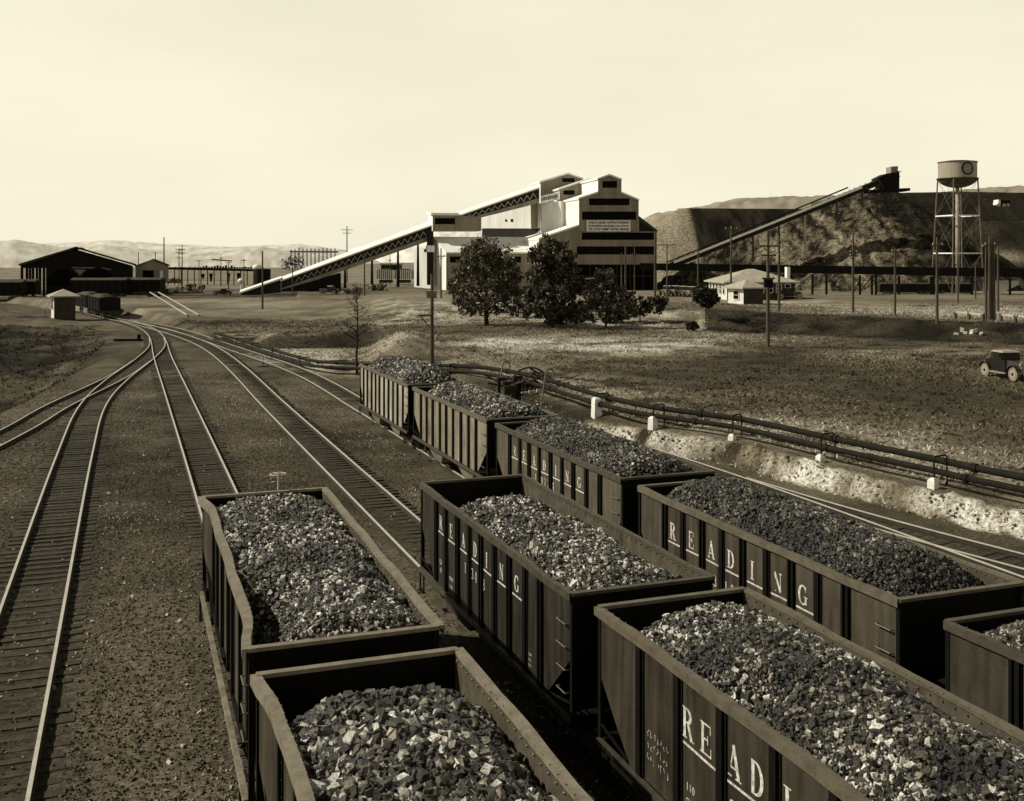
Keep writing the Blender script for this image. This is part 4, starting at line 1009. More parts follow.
    block('transfer_house', [(432.7, 231), (481.4, 231), (481.4, 217.5), (460, 215.3), (432.7, 215)], 11, 7)
    mb = MB(); a = [BR.p(431, 215.2, 10.6), BR.p(459, 215.4, 10.6)]; b = [BR.back(q, 7.8)+Vector((0, 0, .6)) for q in a]; up = Vector((0, 0, .5))
    mb.hexa([a[0], a[1], b[1], b[0]], [a[0]+up, a[1]+up, b[1]+up, b[0]+up]); mb.build('roof', M['roofw'], root)
    win(435, 218, 455, 224.2, 11, bays=7)
    # bright louvre rail under the middle house
    mb = MB(); BR.prism(mb, [(541, 203.5), (559, 199.5), (559, 192), (541, 196)], 12.6, .3); mb.build('louvre_wall', M['white'], root)
    mb = MB()
    for i in range(8): x = 542+2.1*i; mb.bar(BR.p(x, 201-.45*i, 12.4), BR.p(x+1, 197.5-.45*i, 12.4), .25, .1)
    mb.build('louvres', M['darkwood'], root)
    # leaning column under the head of the upper gallery
    mb = MB(); mb.hexa([BR.p(531, 228, 17), BR.p(541, 228, 17), BR.p(541, 228, 19), BR.p(531, 228, 19)], [BR.p(530.5, 200, 17), BR.p(537.5, 198, 17), BR.p(537.5, 198, 19), BR.p(530.5, 200, 19)]); mb.build('leaning_column', M['grey'], root)
    # timber framing at ground by the entrance
    mb = MB()
    for x in (582, 588, 594): mb.bar(BR.p(x, 291, -1.5), BR.p(x, 283, -1.5), .25, .25)
    mb.bar(BR.p(578, 279, -1.5), BR.p(597, 278, -1.5), .3, .3); mb.build('entrance_frame', M['woodlight'], root)
    return root
breaker()
def gallery(name, ends, v, depth, label, legs=(), cut=None):
    """inclined conveyor gallery: ends = ((x,yroof,yeave,ybottom) left, right)"""
    (xl, rl, el, bl), (xr, rr, er, br_) = ends
    g = BR.p(xl, bl, v); root = thing(name, tuple(g), label, 'conveyor gallery')
    a = [BR.p(xl, bl, v), BR.p(xr, br_, v), BR.p(xr, er, v), BR.p(xl, el, v)]
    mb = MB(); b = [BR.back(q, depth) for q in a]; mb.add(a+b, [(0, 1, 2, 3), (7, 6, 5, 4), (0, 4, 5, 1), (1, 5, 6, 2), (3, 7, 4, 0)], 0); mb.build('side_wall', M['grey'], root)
    # dark truss band with pale lattice
    f = lambda x0, y, u: y
    n = max(6, int(abs(xr-xl)/7))
    lo = lambda u, q: BR.p(xl+(xr-xl)*u, (el+(er-el)*u)+((bl+(br_-bl)*u)-(el+(er-el)*u))*q, v-.12)
    mb = MB(); mb.add([lo(.01, .66), lo(.99, .66), lo(.99, .06), lo(.01, .06)], [(0, 1, 2, 3)]); tr = mb.build('truss_band', M['darkwood'], root)
    mb = MB()
    for i in range(n):
        u0, u1 = .1+.86*i/n, .1+.86*(i+.5)/n; u2 = .1+.86*(i+1)/n
        mb.bar(lo(u0, .58)+BRn*.1, lo(u1, .2)+BRn*.1, .42, .06); mb.bar(lo(u1, .2)+BRn*.1, lo(u2-.02*.86/n, .58)+BRn*.1, .42, .06)
    mb.build('lattice', M['housew'], tr)
    # lit roof slab leaning back
    e0, e1 = BR.p(xl, el, v-.5), BR.p(xr, er, v-.5); r0, r1 = BR.p(xl, rl+1.6, v+depth*.55), BR.p(xr, rr+1.6, v+depth*.55); up = Vector((0, 0, .25))
    mb = MB(); mb.hexa([e0, e1, r1, r0], [e0+up, e1+up, r1+up, r0+up]); mb.build('roof', M['roofw'], root)
    e0, e1 = BR.back(BR.p(xl, el, v), depth+.5), BR.back(BR.p(xr, er, v), depth+.5)
    mb = MB(); mb.hexa([r0, r1, e1, e0], [r0+up, r1+up, e1+up, e0+up]); mb.build('roof', M['roofw'], root)
    for x, yt, yb in legs:
        mb = MB(); mb.bar(BR.p(x, yt, v+.6), BR.p(x-.6, yb, v+.6), .35, .35); mb.bar(BR.p(x, yt, v+depth-.6), BR.p(x+.6, yb, v+depth-.6), .35, .35)
        mb.bar(BR.p(x, yt+3, v+.6), BR.p(x, yb-2, v+depth-.6), .2, .2); mb.build('support_bent', M['darkwood'], root)
    return root
tt, ww = c2w(-BR.n[0], -BR.n[1]); BRn = Vector((tt, ww, 0))
G_up = gallery('conveyor_gallery', ((458, 211.3, 216.5, 223.5), (539.5, 182.3, 188.2, 203)), 13, 4.5, 'upper inclined gallery climbing into the top of the breaker')
G_lo = gallery('conveyor_gallery', ((280.3, 276.8, 281.5, 292.5), (432.5, 219.3, 225.6, 239.8)), 13, 5, 'long inclined gallery rising from the ground to the transfer house', legs=((318, 277, 289), (345, 268, 289), (372, 258, 288), (398, 248, 287), (418, 243, 286)))
mb = MB(); a = [BR.p(282, 291.5, 12.8), BR.p(341, 291.5, 12.8), BR.p(341, 273, 12.8), BR.p(282, 289.5, 12.8)]; mb.add(a, [(0, 1, 2, 3)]); mb.add([BR.back(q, 4.6) for q in a], [(3, 2, 1, 0)]); mb.build('boarded_underside', M['soot'], G_lo)
# ramp at the foot of the long gallery
gz = BR.p(240, 295, 13)
root = thing('loading_ramp', tuple(gz), 'low pale-roofed ramp leading up to the long gallery', 'ramp')
a = [BR.p(241, 296, 13), BR.p(281, 292.5, 13), BR.p(281, 279.5, 13), BR.p(241, 293.5, 13)]; mb = MB(); b = [BR.back(q, 4) for q in a]
mb.hexa([a[0], a[1], b[1], b[0]], [a[3], a[2], b[2], b[3]]); mb.build('wall', M['darkwood'], root)
mb = MB(); up = Vector((0, 0, .35)); a = [BR.p(239.5, 293.8, 12.5), BR.p(281.5, 279.4, 12.5)]; b = [BR.back(q, 5)+Vector((0, 0, .3)) for q in a]; mb.hexa([a[0], a[1], b[1], b[0]], [a[0]+up, a[1]+up, b[1]+up, b[0]+up]); mb.build('roof', M['roofw'], root)

# ------------------------------------------------------------------ spoil heaps, inclined conveyor, trestle
def heap_mesh(name, ridges, X0, X1, Z0, Z1, step, tonefn, label, rough=1.):
    gx = np.arange(X0, X1, step); gz = np.arange(Z0, Z1, step); A, B = np.meshgrid(gx, gz, indexing='ij'); x = A.ravel(); z = B.ravel()
    h = np.full(x.shape, -50.); n = fbm(x*.06, z*.06, 4)
    for pts, r0, slope in ridges:
        for (xa, za, ha), (xb, zb, hb) in zip(pts[:-1], pts[1:]):
            ux, uz = xb-xa, zb-za; L2 = ux*ux+uz*uz+1e-6; q = np.clip(((x-xa)*ux+(z-za)*uz)/L2, 0, 1)
            d = np.hypot(x-xa-q*ux, z-za-q*uz); hh = ha+(hb-ha)*q-slope*np.maximum(0, d-r0); h = np.maximum(h, hh)
    top = h.max(); fr = np.clip((top-h)/20, 0, 1)
    h = h+rough*(1.1*n*fr+(.4*fbm(x*.8, z*.8, 4)+1.5*np.abs(vnoise(x*.6+z*.12, z*.04)))*np.clip(fr*6, .1, 1))
    t, s = c2w(x, z); g = G(t, s, False); h = np.maximum(h, g-1.5)
    V = np.stack([t, s, h], 1); i = np.arange(len(x)).reshape(A.shape)
    F = np.stack([i[:-1, :-1].ravel(), i[1:, :-1].ravel(), i[1:, 1:].ravel(), i[:-1, 1:].ravel()], 1)
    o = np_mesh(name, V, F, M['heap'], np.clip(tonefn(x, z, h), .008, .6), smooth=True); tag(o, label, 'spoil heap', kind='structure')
def R3(px, py, Z): return ((px-512)/FPX*Z, Z, zy(py, Z))
heap_mesh('spoil_heap', [([R3(686, 208.5, 300), R3(850, 209.5, 318)], 2.2, .78)], 5, 140, 255, 380, .8,
          lambda x, z, h: .02+.14*np.clip(1-(x-48.5+.02*(z-300))/1.0, 0, 1)*1.3+.06*fbm(x*.4, z*.12, 4), 'flat-topped older spoil heap behind the breaker', .35)  # left slope painted as sunlit, front slope painted as shaded
heap_mesh('spoil_heap', [([R3(700, 260, 246), R3(748, 236.5, 250), R3(800, 212.5, 252), R3(838, 198, 252), R3(866, 192.5, 250), R3(890, 190, 250)], .8, .72)], 20, 150, 205, 300, .6,
          lambda x, z, h: (.06+.10*fbm(x*.12, z*.12, 4)+.16*fbm(x*.5+z*.1, z*.07, 3)+.2*fbm(x*1.1, z*1.1, 3))*(1-.8*sstep(80, 86, x+.25*(z-250))), 'fresh rubbly spoil heap under the inclined conveyor', 1.3)  # darker right of the apex, that slope's shade put into the tone
heap_mesh('spoil_heap', [([R3(903, 193, 300), R3(960, 192, 306), R3(1180, 196, 320), R3(1400, 205, 330)], 2., .75), ([R3(1000, 222, 283), R3(1150, 222, 300)], 4.5, .8)], 85, 330, 235, 420, 1.1,
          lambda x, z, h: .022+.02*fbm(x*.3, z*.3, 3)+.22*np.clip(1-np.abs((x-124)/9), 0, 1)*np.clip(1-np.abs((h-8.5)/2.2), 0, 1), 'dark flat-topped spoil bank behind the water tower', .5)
IC = Plane(780, 232, 0)
root = thing('inclined_conveyor', tuple(IC.p(668, 268)), 'inclined conveyor with pale rail climbing the spoil heap to a dark head house', 'conveyor')
def icbar(x0, y0, x1, y1, v, w, h, name, m, n=1):
    return MB().bar(IC.p(x0, y0, v), IC.p(x1, y1, v), w, h).build(name, m, root)
icbar(664, 268.5, 897, 174.8, 0, 2.6, 1.2, 'conveyor_deck', M['darkwood'])
icbar(674, 262.5, 862, 187.2, -1.45, .3, .42, 'pale_rail', M['tin'])
icbar(668, 262, 848, 187.5, 1.4, .3, .3, 'back_rail', M['darkwood'])
mb = MB()
for i in range(40):
    u = i/40; x = 672+u*215; y = 263.5-u*86.5; mb.bar(IC.p(x, y, 1.4), IC.p(x, y-2.6, 1.4), .12, .12)
mb.build('handrail_posts', M['darkwood'], root)
for x, yt, yb in ((725, 243.5, 268), (753, 232.5, 258), (779, 222, 249), (805, 211.5, 253), (837, 199, 216), (862, 190, 203)):
    mb = MB(); mb.bar(IC.p(x, yt, -1.), IC.p(x-.4, yb+4, -1.), .3, .3); mb.bar(IC.p(x, yt, 1.), IC.p(x+.4, yb+4, 1.), .3, .3); mb.build('support_bent', M['woodlight'] if x > 800 and x < 830 else M['wood'], root)
mb = MB(); IC.prism(mb, [(884, 189), (899.5, 189), (899.5, 171.5), (887, 173.5), (878, 178)], -2, 4.5); hh_ = mb.build('head_house', M['soot'], root)
mb = MB(); IC.prism(mb, [(891, 173), (898, 172), (898, 166), (891, 166.6)], -1.5, 3); mb.build('cab', M['grey'], hh_)
mb = MB(); IC.prism(mb, [(896, 172.6), (901.5, 171.4), (901.5, 170.8), (896, 171.4)], -1.5, 3); mb.build('chute_lip', M['soot'], hh_)
mb = MB()
for a in ((866, 188, 880, 198), (882, 182, 868, 196), (868, 199, 884, 199), (880, 187, 874, 199)): mb.bar(IC.p(a[0], a[1], -1.2), IC.p(a[2], a[3], -1.2), .3, .3)
mb.build('head_frame', M['wood'], root)
mb = MB(); mb.bar(IC.p(866, 191.8, 0), IC.p(906, 190, 0), 5., .6); mb.build('dump_platform', M['soot'], root)

r = np.random.default_rng(71); n = 9000; k = r.uniform(.18, .385, n); Zr = r.uniform(206, 262, n)
u = np.clip((k-.175)/.178, 0, 1); x = k*Zr; hx = np.full(n, -9.)
dg = bpy.context.evaluated_depsgraph_get(); dg.update(); hp = [o for o in bpy.data.objects if o.get('label', '').startswith('fresh rubbly')][0]
ps = []
for i in range(n):
    t, s = c2w(x[i], Zr[i]); ok, co, nn, fi = hp.ray_cast((t, s, 80), (0, 0, -1))
    if ok and co.z > G1(t, s)+.4: ps.append(tuple(co))
ps = np.array(ps); m = len(ps)
o = scatter_lumps('heap_rubble', ps, .08+.22*r.random(m)**2.5, np.clip(.015+.3*r.random(m)**2.4, .01, .4)*np.where(ps[:, 0]*CT-ps[:, 1]*ST > 83, .25, 1), M['stone'], seed=72); tag(o, 'loose rubble over the fresh spoil heap', 'rubble', kind='stuff')  # lumps past the apex take the same painted shade
# long level conveyor trestle
TR = Plane(840, 182, -3)
root = thing('conveyor_trestle', tuple(TR.p(860, 293)), 'long level dark conveyor trestle on timber legs across the yard', 'conveyor trestle')
mb = MB(); mb.hexa([TR.p(640, 270), TR.p(1160, 280), TR.p(1160, 280, 3), TR.p(640, 270, 3)], [TR.p(640, 263), TR.p(1160, 270.5), TR.p(1160, 270.5, 3), TR.p(640, 263, 3)]); mb.build('trough', M['soot'], root)
for x in (683, 704, 812.5, 826.5, 860, 872, 876, 899, 931, 933.5, 972, 1010, 1060):
    mb = MB(); yt = 270+.019*(x-640)+1; yb = 293.5
    mb.bar(TR.p(x, yt, .3), TR.p(x, yb+1, .3), .28, .28); mb.bar(TR.p(x, yt, 2.7), TR.p(x, yb+1, 2.7), .28, .28); mb.bar(TR.p(x, yt+2, .3), TR.p(x, yb-2, 2.7), .14, .14)
    mb.build('leg', M['darkwood'], root)
mb = MB()
for x0, y0, x1, y1 in ((860, 292, 870, 279), (813, 288, 822, 278)): mb.bar(TR.p(x0, y0, .3), TR.p(x1, y1, .3), .2, .2)
mb.build('diagonal_brace', M['wood'], root)
# flat cars standing behind the trestle
for x0, x1, lab in ((880, 931, 'long dark low wagon behind the trestle, left of the water tower'), (934, 973, 'long dark low wagon behind the trestle, under the water tower')):
    P2 = Plane((x0+x1)/2, 192, -2); g = P2.p(x0, 295); root = thing('low_wagon', tuple(g), lab, 'wagon', 'low wagons behind the trestle')
    mb = MB(); P2.prism(mb, [(x0, 292.5), (x1, 292.8), (x1, 283.6), (x0, 283.4)], 0, 2.8); mb.build('body', M['darkwood'], root)
    for f in (.1, .22, .78, .9): MB().tube(P2.p(x0+(x1-x0)*f, 293, -.2), P2.p(x0+(x1-x0)*f, 293, .1), .45, .45, 14).build('wheel', M['wheel'], root)
    mb = MB(); mb.bar(P2.p(x0, 283.2, -.05), P2.p(x1, 283.4, -.05), .15, .2); mb.build('rim', M['rooffelt'], root)
# bright retaining wall right of the cluster
P3 = Plane(1005, 185, 0)
mb = MB(); P3.prism(mb, [(995, 296), (998, 295), (1014, 287), (1019, 284.5), (1019, 281), (994.5, 281)], 0, .6); o = mb.build('retaining_wall', M['conc']); tag(o, 'bright white retaining wall under the trestle at the right', 'wall')

# ------------------------------------------------------------------ water tower
t, s, z, Z = hit(957, 296)
WZ = 190.; t, s = at(957.5, WZ); z = G1(t, s); root = thing('water_tower', (t, s, z), 'tall water tower with pale tank on four braced legs', 'water tower', rz=-TH)
zt = zy(162, WZ)-z; zb = zy(178.5, WZ)-z; R0 = 18.2*WZ/FPX
MB().lathe((0, 0, 0), [(0, zt+.25), (R0*.6, zt+.2), (R0*1.04, zt), (R0*1.04, zt-.12), (R0, zt-.14)], 32).build('lid', M['tankdark'], root, local=True)
tk = MB().lathe((0, 0, 0), [(R0, zt-.14), (R0, zb)], 32).build('tank', M['tank'], root, local=True, smooth=True)
MB().lathe((0, 0, 0), [(R0, zb)]+[(R0*math.cos(a), zb-R0*.52*math.sin(a)) for a in np.linspace(.02, 1.5, 9)]+[(.3, zb-R0*.53)], 32).build('bowl', M['tankdark'], root, local=True, smooth=True)
MB().lathe((0, 0, 0), [(R0+.05, zb+.02), (R0+.32, zb+.02), (R0+.32, zb-.1), (R0+.02, zb-.1)], 32).build('balcony', M['tankdark'], root, local=True)
MB().tube((0, 0, -.3), (0, 0, zb-R0*.4), .34, .34, 16).build('riser_pipe', M['tank'], root, local=True, smooth=True)
bot = 25*WZ/FPX; tp = R0+.1
legs = []
for a in (45, 135, 225, 315):
    ca, sa = math.cos(math.radians(a+12)), math.sin(math.radians(a+12)); p0, p1 = (ca*bot, sa*bot, -.3), (ca*tp, sa*tp, zb); legs.append((Vector(p0), Vector(p1)))
    MB().bar(p0, p1, .19, .19).build('leg', M['steelgrey'], root, local=True)
mb = MB(); mr = MB()
for i in range(4):
    (a0, a1), (b0, b1) = legs[i], legs[(i+1) % 4]
    for u0, u1 in ((.02, .36), (.36, .68), (.68, .99)):
        mb.bar(a0.lerp(a1, u0), b0.lerp(b1, u1), .035, .035); mb.bar(b0.lerp(b1, u0), a0.lerp(a1, u1), .035, .035)
    for u in (.36, .68): mr.bar(a0.lerp(a1, u), b0.lerp(b1, u), .2, .2)
mb.build('cross_bracing', M['steelgrey'], root, local=True); mr.build('ring_struts', M['tin'], root, local=True)
# round emblem on the tank
mb = MB(); am = -math.pi/2+.15
def onT(u, v, d=.03): a = am+u/R0; return ((R0+d)*math.cos(a), (R0+d)*math.sin(a), (zt+zb)/2+.1+v)
for i in range(20):
    a, b = 2*math.pi*i/20, 2*math.pi*(i+1)/20
    mb.add([onT(1.15*math.cos(a), 1.15*math.sin(a)), onT(1.15*math.cos(b), 1.15*math.sin(b)), onT(.85*math.cos(b), .85*math.sin(b)), onT(.85*math.cos(a), .85*math.sin(a))], [(0, 1, 2, 3)])
for u0, u1, v0, v1 in ((-.75, .75, -.12, .14), (-.35, .35, .3, .42), (-.3, .4, -.42, -.3)): mb.add([onT(u0, v0), onT(u1, v0), onT(u1, v1), onT(u0, v1)], [(0, 1, 2, 3)])
mb.build('emblem', M['darkwood'], tk, local=True)

# ------------------------------------------------------------------ office and hut
def hip_house(x0, x1, yb, yl, Z, ang, depth, yr, label, win, name='office_building', left_pale=True, vent=False):
    P = Plane(x0, Z, ang); g = P.p(x0, yb); root = thing(name, tuple(g), label, 'building')
    a, b = P.p(x0, yb), P.p(x1, yb); ze = P.p(x0, yl).z; L = (b-a).length
    c, d = P.back(b, depth), P.back(a, depth); b.z = c.z = d.z = a.z; lo = [q+Vector((0, 0, -1)) for q in (a, b, c, d)]; hi = [Vector((q.x, q.y, ze)) for q in (a, b, c, d)]
    mb = MB(); mb.add(lo+hi, [(0, 1, 5, 4), (1, 2, 6, 5), (2, 3, 7, 6)], 0); mb.add(lo+hi, [(3, 0, 4, 7)], 1); mb.build('wall', [M['housed'], M['housew']], root)  # left wall coloured as sunlit, the other walls as shaded
    ux = (b-a).normalized(); vx = (d-a).normalized(); o = .6
    e = [hi[0]-ux*o-vx*o, hi[1]+ux*o-vx*o, hi[2]+ux*o+vx*o, hi[3]-ux*o+vx*o]; zr = P.p((x0+x1)/2, yr).z; ins = min(L, depth)*.5
    if L >= depth: r0 = (hi[0]+hi[3])/2+ux*ins; r1 = (hi[1]+hi[2])/2-ux*ins
    else: r0 = (hi[0]+hi[1])/2+vx*ins; r1 = (hi[2]+hi[3])/2-vx*ins
    r0.z = r1.z = zr; dn = Vector((0, 0, .18))
    mb = MB()
    if L >= depth: mb.add(e+[r0, r1]+[q-dn for q in e], [(0, 1, 5, 4), (1, 2, 5), (2, 3, 4, 5), (3, 0, 4), (0, 6, 7, 1), (1, 7, 8, 2), (2, 8, 9, 3), (3, 9, 6, 0), (9, 8, 7, 6)])
    else: mb.add(e+[r0, r1]+[q-dn for q in e], [(0, 1, 4), (1, 2, 5, 4), (2, 3, 5), (3, 0, 4, 5), (0, 6, 7, 1), (1, 7, 8, 2), (2, 8, 9, 3), (3, 9, 6, 0), (9, 8, 7, 6)])
    mb.build('roof', M['rooffelt'], root)
    hgt = ze-a.z
    for side, f0, f1, z0, z1 in win:
        if side == 'f': p, q, nn = a+ux*(L*f0), a+ux*(L*f1), -vx
        else: p, q, nn = d-vx*(depth*f0), d-vx*(depth*f1), -ux
        mb = MB(); k = nn*.05; A = [p+Vector((0, 0, hgt*z0))+k, q+Vector((0, 0, hgt*z0))+k, q+Vector((0, 0, hgt*z1))+k, p+Vector((0, 0, hgt*z1))+k]
        mb.hexa([A[0]-k*.9, A[1]-k*.9, A[1], A[0]], [A[3]-k*.9, A[2]-k*.9, A[2], A[3]]); w = mb.build('window', M['dark'], root)
        mb = MB(); 
        for i in range(4): mb.bar(A[i]+k*.3, A[(i+1) % 4]+k*.3, .09, .09)
        mb.bar((A[0]+A[3])/2+k*.3, (A[1]+A[2])/2+k*.3, .05, .05); mb.build('frame', M['housew'], w)
    return root, P
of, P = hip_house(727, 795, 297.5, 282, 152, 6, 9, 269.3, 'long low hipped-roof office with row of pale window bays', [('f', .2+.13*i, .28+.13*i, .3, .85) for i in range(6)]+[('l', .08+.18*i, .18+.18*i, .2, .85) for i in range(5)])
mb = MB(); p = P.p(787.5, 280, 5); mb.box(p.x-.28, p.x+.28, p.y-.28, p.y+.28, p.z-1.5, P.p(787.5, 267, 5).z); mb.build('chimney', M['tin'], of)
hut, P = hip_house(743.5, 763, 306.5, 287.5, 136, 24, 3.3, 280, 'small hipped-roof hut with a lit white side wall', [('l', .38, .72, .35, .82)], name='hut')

# ------------------------------------------------------------------ trees and shrubs
def leaf_cloud(blobs, n, size, seed, lo=.03, hi=.16):
    r = np.random.default_rng(seed)
    if n > 1000:                                       # break each mass into many small ragged clumps
        sub = []
        for b in blobs:
            for j in range(24):
                d = r.normal(size=3); d /= np.linalg.norm(d); q = b[3]*(.45+.65*r.random()); sub.append((b[0]+d[0]*q, b[1]+d[1]*q, b[2]+d[2]*q*.85, b[3]*r.uniform(.17, .38)))
        blobs = sub
    w = np.array([b[3]**2 for b in blobs]); w = w/w.sum(); idx = r.choice(len(blobs), n, p=w); B = np.array([b[:4] for b in blobs])[idx]
    d = r.normal(size=(n, 3)); d /= np.linalg.norm(d, axis=1)[:, None]; rad = B[:, 3]*(.3+.7*r.random(n)**.55)*(1+.26*r.normal(size=n))
    p = B[:, :3]+d*rad[:, None]*np.array([1, 1, .85])
    a = r.normal(size=(n, 3)); a /= np.linalg.norm(a, axis=1)[:, None]; b = np.cross(a, r.normal(size=(n, 3))); b /= np.linalg.norm(b, axis=1)[:, None]
    s = size*(.5+r.random(n)); V = np.stack([p+a*s[:, None], p+b*(s*.6)[:, None], p-a*s[:, None], p-b*(s*.6)[:, None]], 1).reshape(-1, 3)
    tn = lo+(hi-lo)*np.repeat(r.random(n)**2.2, 4)
    return V, np.arange(4*n).reshape(n, 4), tn
def tree(px, py, top, label, blobs, leaves, size, seed, trunk=.2, group='trees before the breaker', lean=0., name='broadleaf_tree', hi=.16, lo=.02, cat='tree', Z=None):
    if Z is None: t, s, z, Z = hit(px, py)
    else: t, s = at(px, Z); z = G1(t, s)
    h = zy(top, Z)-z; root = thing(name, (t, s, z), label, cat, group, -TH); r = random.Random(seed)
    mb = MB(); prev = Vector((0, 0, -.3)); n = 6
    for i in range(n):
        q = Vector((lean*(i+1)/n+r.uniform(-.12, .12)*trunk*4, r.uniform(-.1, .1), h*.8*(i+1)/n)); mb.tube(prev, q, trunk*(1-.8*i/n), trunk*(1-.8*(i+1)/n), 8); prev = q
    for (bx, by, bz, br) in blobs:
        base = Vector((lean*.4, 0, max(.25*h, bz*h-.25*h))); e = Vector((bx*h, by*h, bz*h)); m = base.lerp(e, .5)+Vector((r.uniform(-.2, .2), 0, -.05*h)); mb.tube(base, m, trunk*.4, trunk*.28, 6); mb.tube(m, e, trunk*.28, trunk*.1, 6)
    mb.build('trunk', M['bark'], root, local=True)
    if leaves:
        V, F, tn = leaf_cloud([(a*h, b*h, c*h, d*h) for a, b, c, d in blobs], leaves, size, seed, lo, hi); o = np_mesh('crown', V, F, M['leaf'], tn, root)
    return root
tree(487, 325, 233, 'largest leafy tree standing left of the breaker front', [(-.02, 0, .82, .17), (-.16, .03, .68, .18), (.14, -.03, .68, .18), (-.3, 0, .5, .13), (.02, .1, .55, .24), (.27, 0, .48, .14), (-.2, -.1, .36, .15), (.2, .05, .35, .14), (-.36, .02, .38, .09), (.36, 0, .36, .08), (.03, -.1, .35, .16), (-.02, 0, .16, .08), (.13, 0, .6, .2), (-.3, .05, .26, .11), (-.22, 0, .16, .09), (.16, 0, .2, .1), (-.1, -.05, .24, .12)], 19000, .145, 31, .26, hi=.3)
tree(553, 327, 232, 'tall dark leafy tree hiding the breaker corner', [(-.02, 0, .84, .15), (-.1, 0, .72, .16), (.09, 0, .7, .16), (0, .1, .55, .21), (-.14, -.05, .52, .15), (.17, 0, .5, .14), (-.17, 0, .36, .12), (.18, 0, .32, .13), (.02, -.1, .34, .18), (0, 0, .18, .12), (.24, 0, .42, .08), (-.2, 0, .2, .12), (.2, 0, .16, .12)], 19000, .145, 32, .24, hi=.14, lo=.01)
tree(606, 328, 262, 'ragged smaller tree right of the tall dark tree', [(0, 0, .72, .2), (-.18, 0, .5, .22), (.2, 0, .55, .2), (.0, 0, .35, .25), (.3, 0, .3, .18), (-.3, 0, .25, .18)], 7000, .14, 33, .14, hi=.2)
tree(640, 322, 291, 'low wide dark bush right of the ragged tree', [(0, 0, .5, .4), (-.5, 0, .3, .38), (.4, 0, .55, .35), (.7, 0, .6, .25), (-1.0, 0, .2, .3)], 2800, .18, 34, .08, name='bush', cat='bush', group='bushes by the bank', hi=.08, lo=.012)
tree(706, 322, 282, 'dark round-headed shrub on two stems left of the hut', [(0, 0, .72, .24), (-.14, 0, .62, .2), (.15, 0, .6, .2), (0, 0, .5, .2)], 3000, .16, 35, .07, name='shrub', cat='shrub', group='bushes by the bank', hi=.05, lo=.008)
tree(692, 331, 318, 'small round bush at the foot of the bank', [(0, 0, .45, .38), (-.15, 0, .35, .32), (.15, 0, .35, .32)], 1600, .11, 36, .04, name='bush', cat='bush', group='bushes by the bank', hi=.06, lo=.01)
tree(566, 326, 302, 'dark low bush between the two tallest trees and the ragged one', [(0, 0, .5, .42), (-.5, 0, .35, .35), (.5, 0, .4, .35)], 2200, .17, 37, .08, name='bush', cat='bush', group='bushes by the bank', hi=.09)
tree(525, 318, 293, 'sparse bush between the two tallest trees', [(0, 0, .5, .4), (-.4, 0, .3, .3), (.5, 0, .35, .35)], 1500, .16, 38, .07, name='bush', cat='bush', group='bushes by the bank', hi=.1)
# bare young tree
t, s, z, Z = hit(357, 372); Z = 84.; t, s = at(357, Z); z = G1(t, s); h = zy(286, Z)-z
root = thing('bare_tree', (t, s, z), 'slim nearly bare young tree left of the farthest coal wagon', 'tree', None, -TH)
mb = MB(); r = random.Random(41); prev = Vector((0, 0, -.3)); tips = []
for i in range(9):
    q = Vector((r.uniform(-.08, .08), r.uniform(-.05, .05), h*(i+1)/9)); mb.tube(prev, q, .11*(1-.1*i), .11*(1-.1*(i+1))+.008, 7); prev = q
for i in range(34):
    zz = h*r.uniform(.33, .97); a = r.uniform(0, 6.28); l = (1.0-zz/h)*1.9+.35; p0 = Vector((0, 0, zz)); p1 = p0+Vector((math.cos(a)*l*.6, math.sin(a)*l*.6, l*.35)); p2 = p1+Vector((math.cos(a+.3)*l*.5, math.sin(a+.3)*l*.5, l*.5))
    mb.tube(p0, p1, .03, .018, 5); mb.tube(p1, p2, .018, .007, 5); tips += [p1, p2, (p1+p2)/2]
    for k in range(2):
        p3 = p1+Vector((r.uniform(-.4, .4), r.uniform(-.4, .4), r.uniform(.1, .5))); mb.tube(p1, p3, .012, .006, 4); tips.append(p3)
mb.build('trunk', M['bark'], root, local=True)
V, F, tn = leaf_cloud([(p.x, p.y, p.z, .16) for p in tips], 420, .055, 42, .02, .12); np_mesh('leaves', V, F, M['leaf'], tn, root)

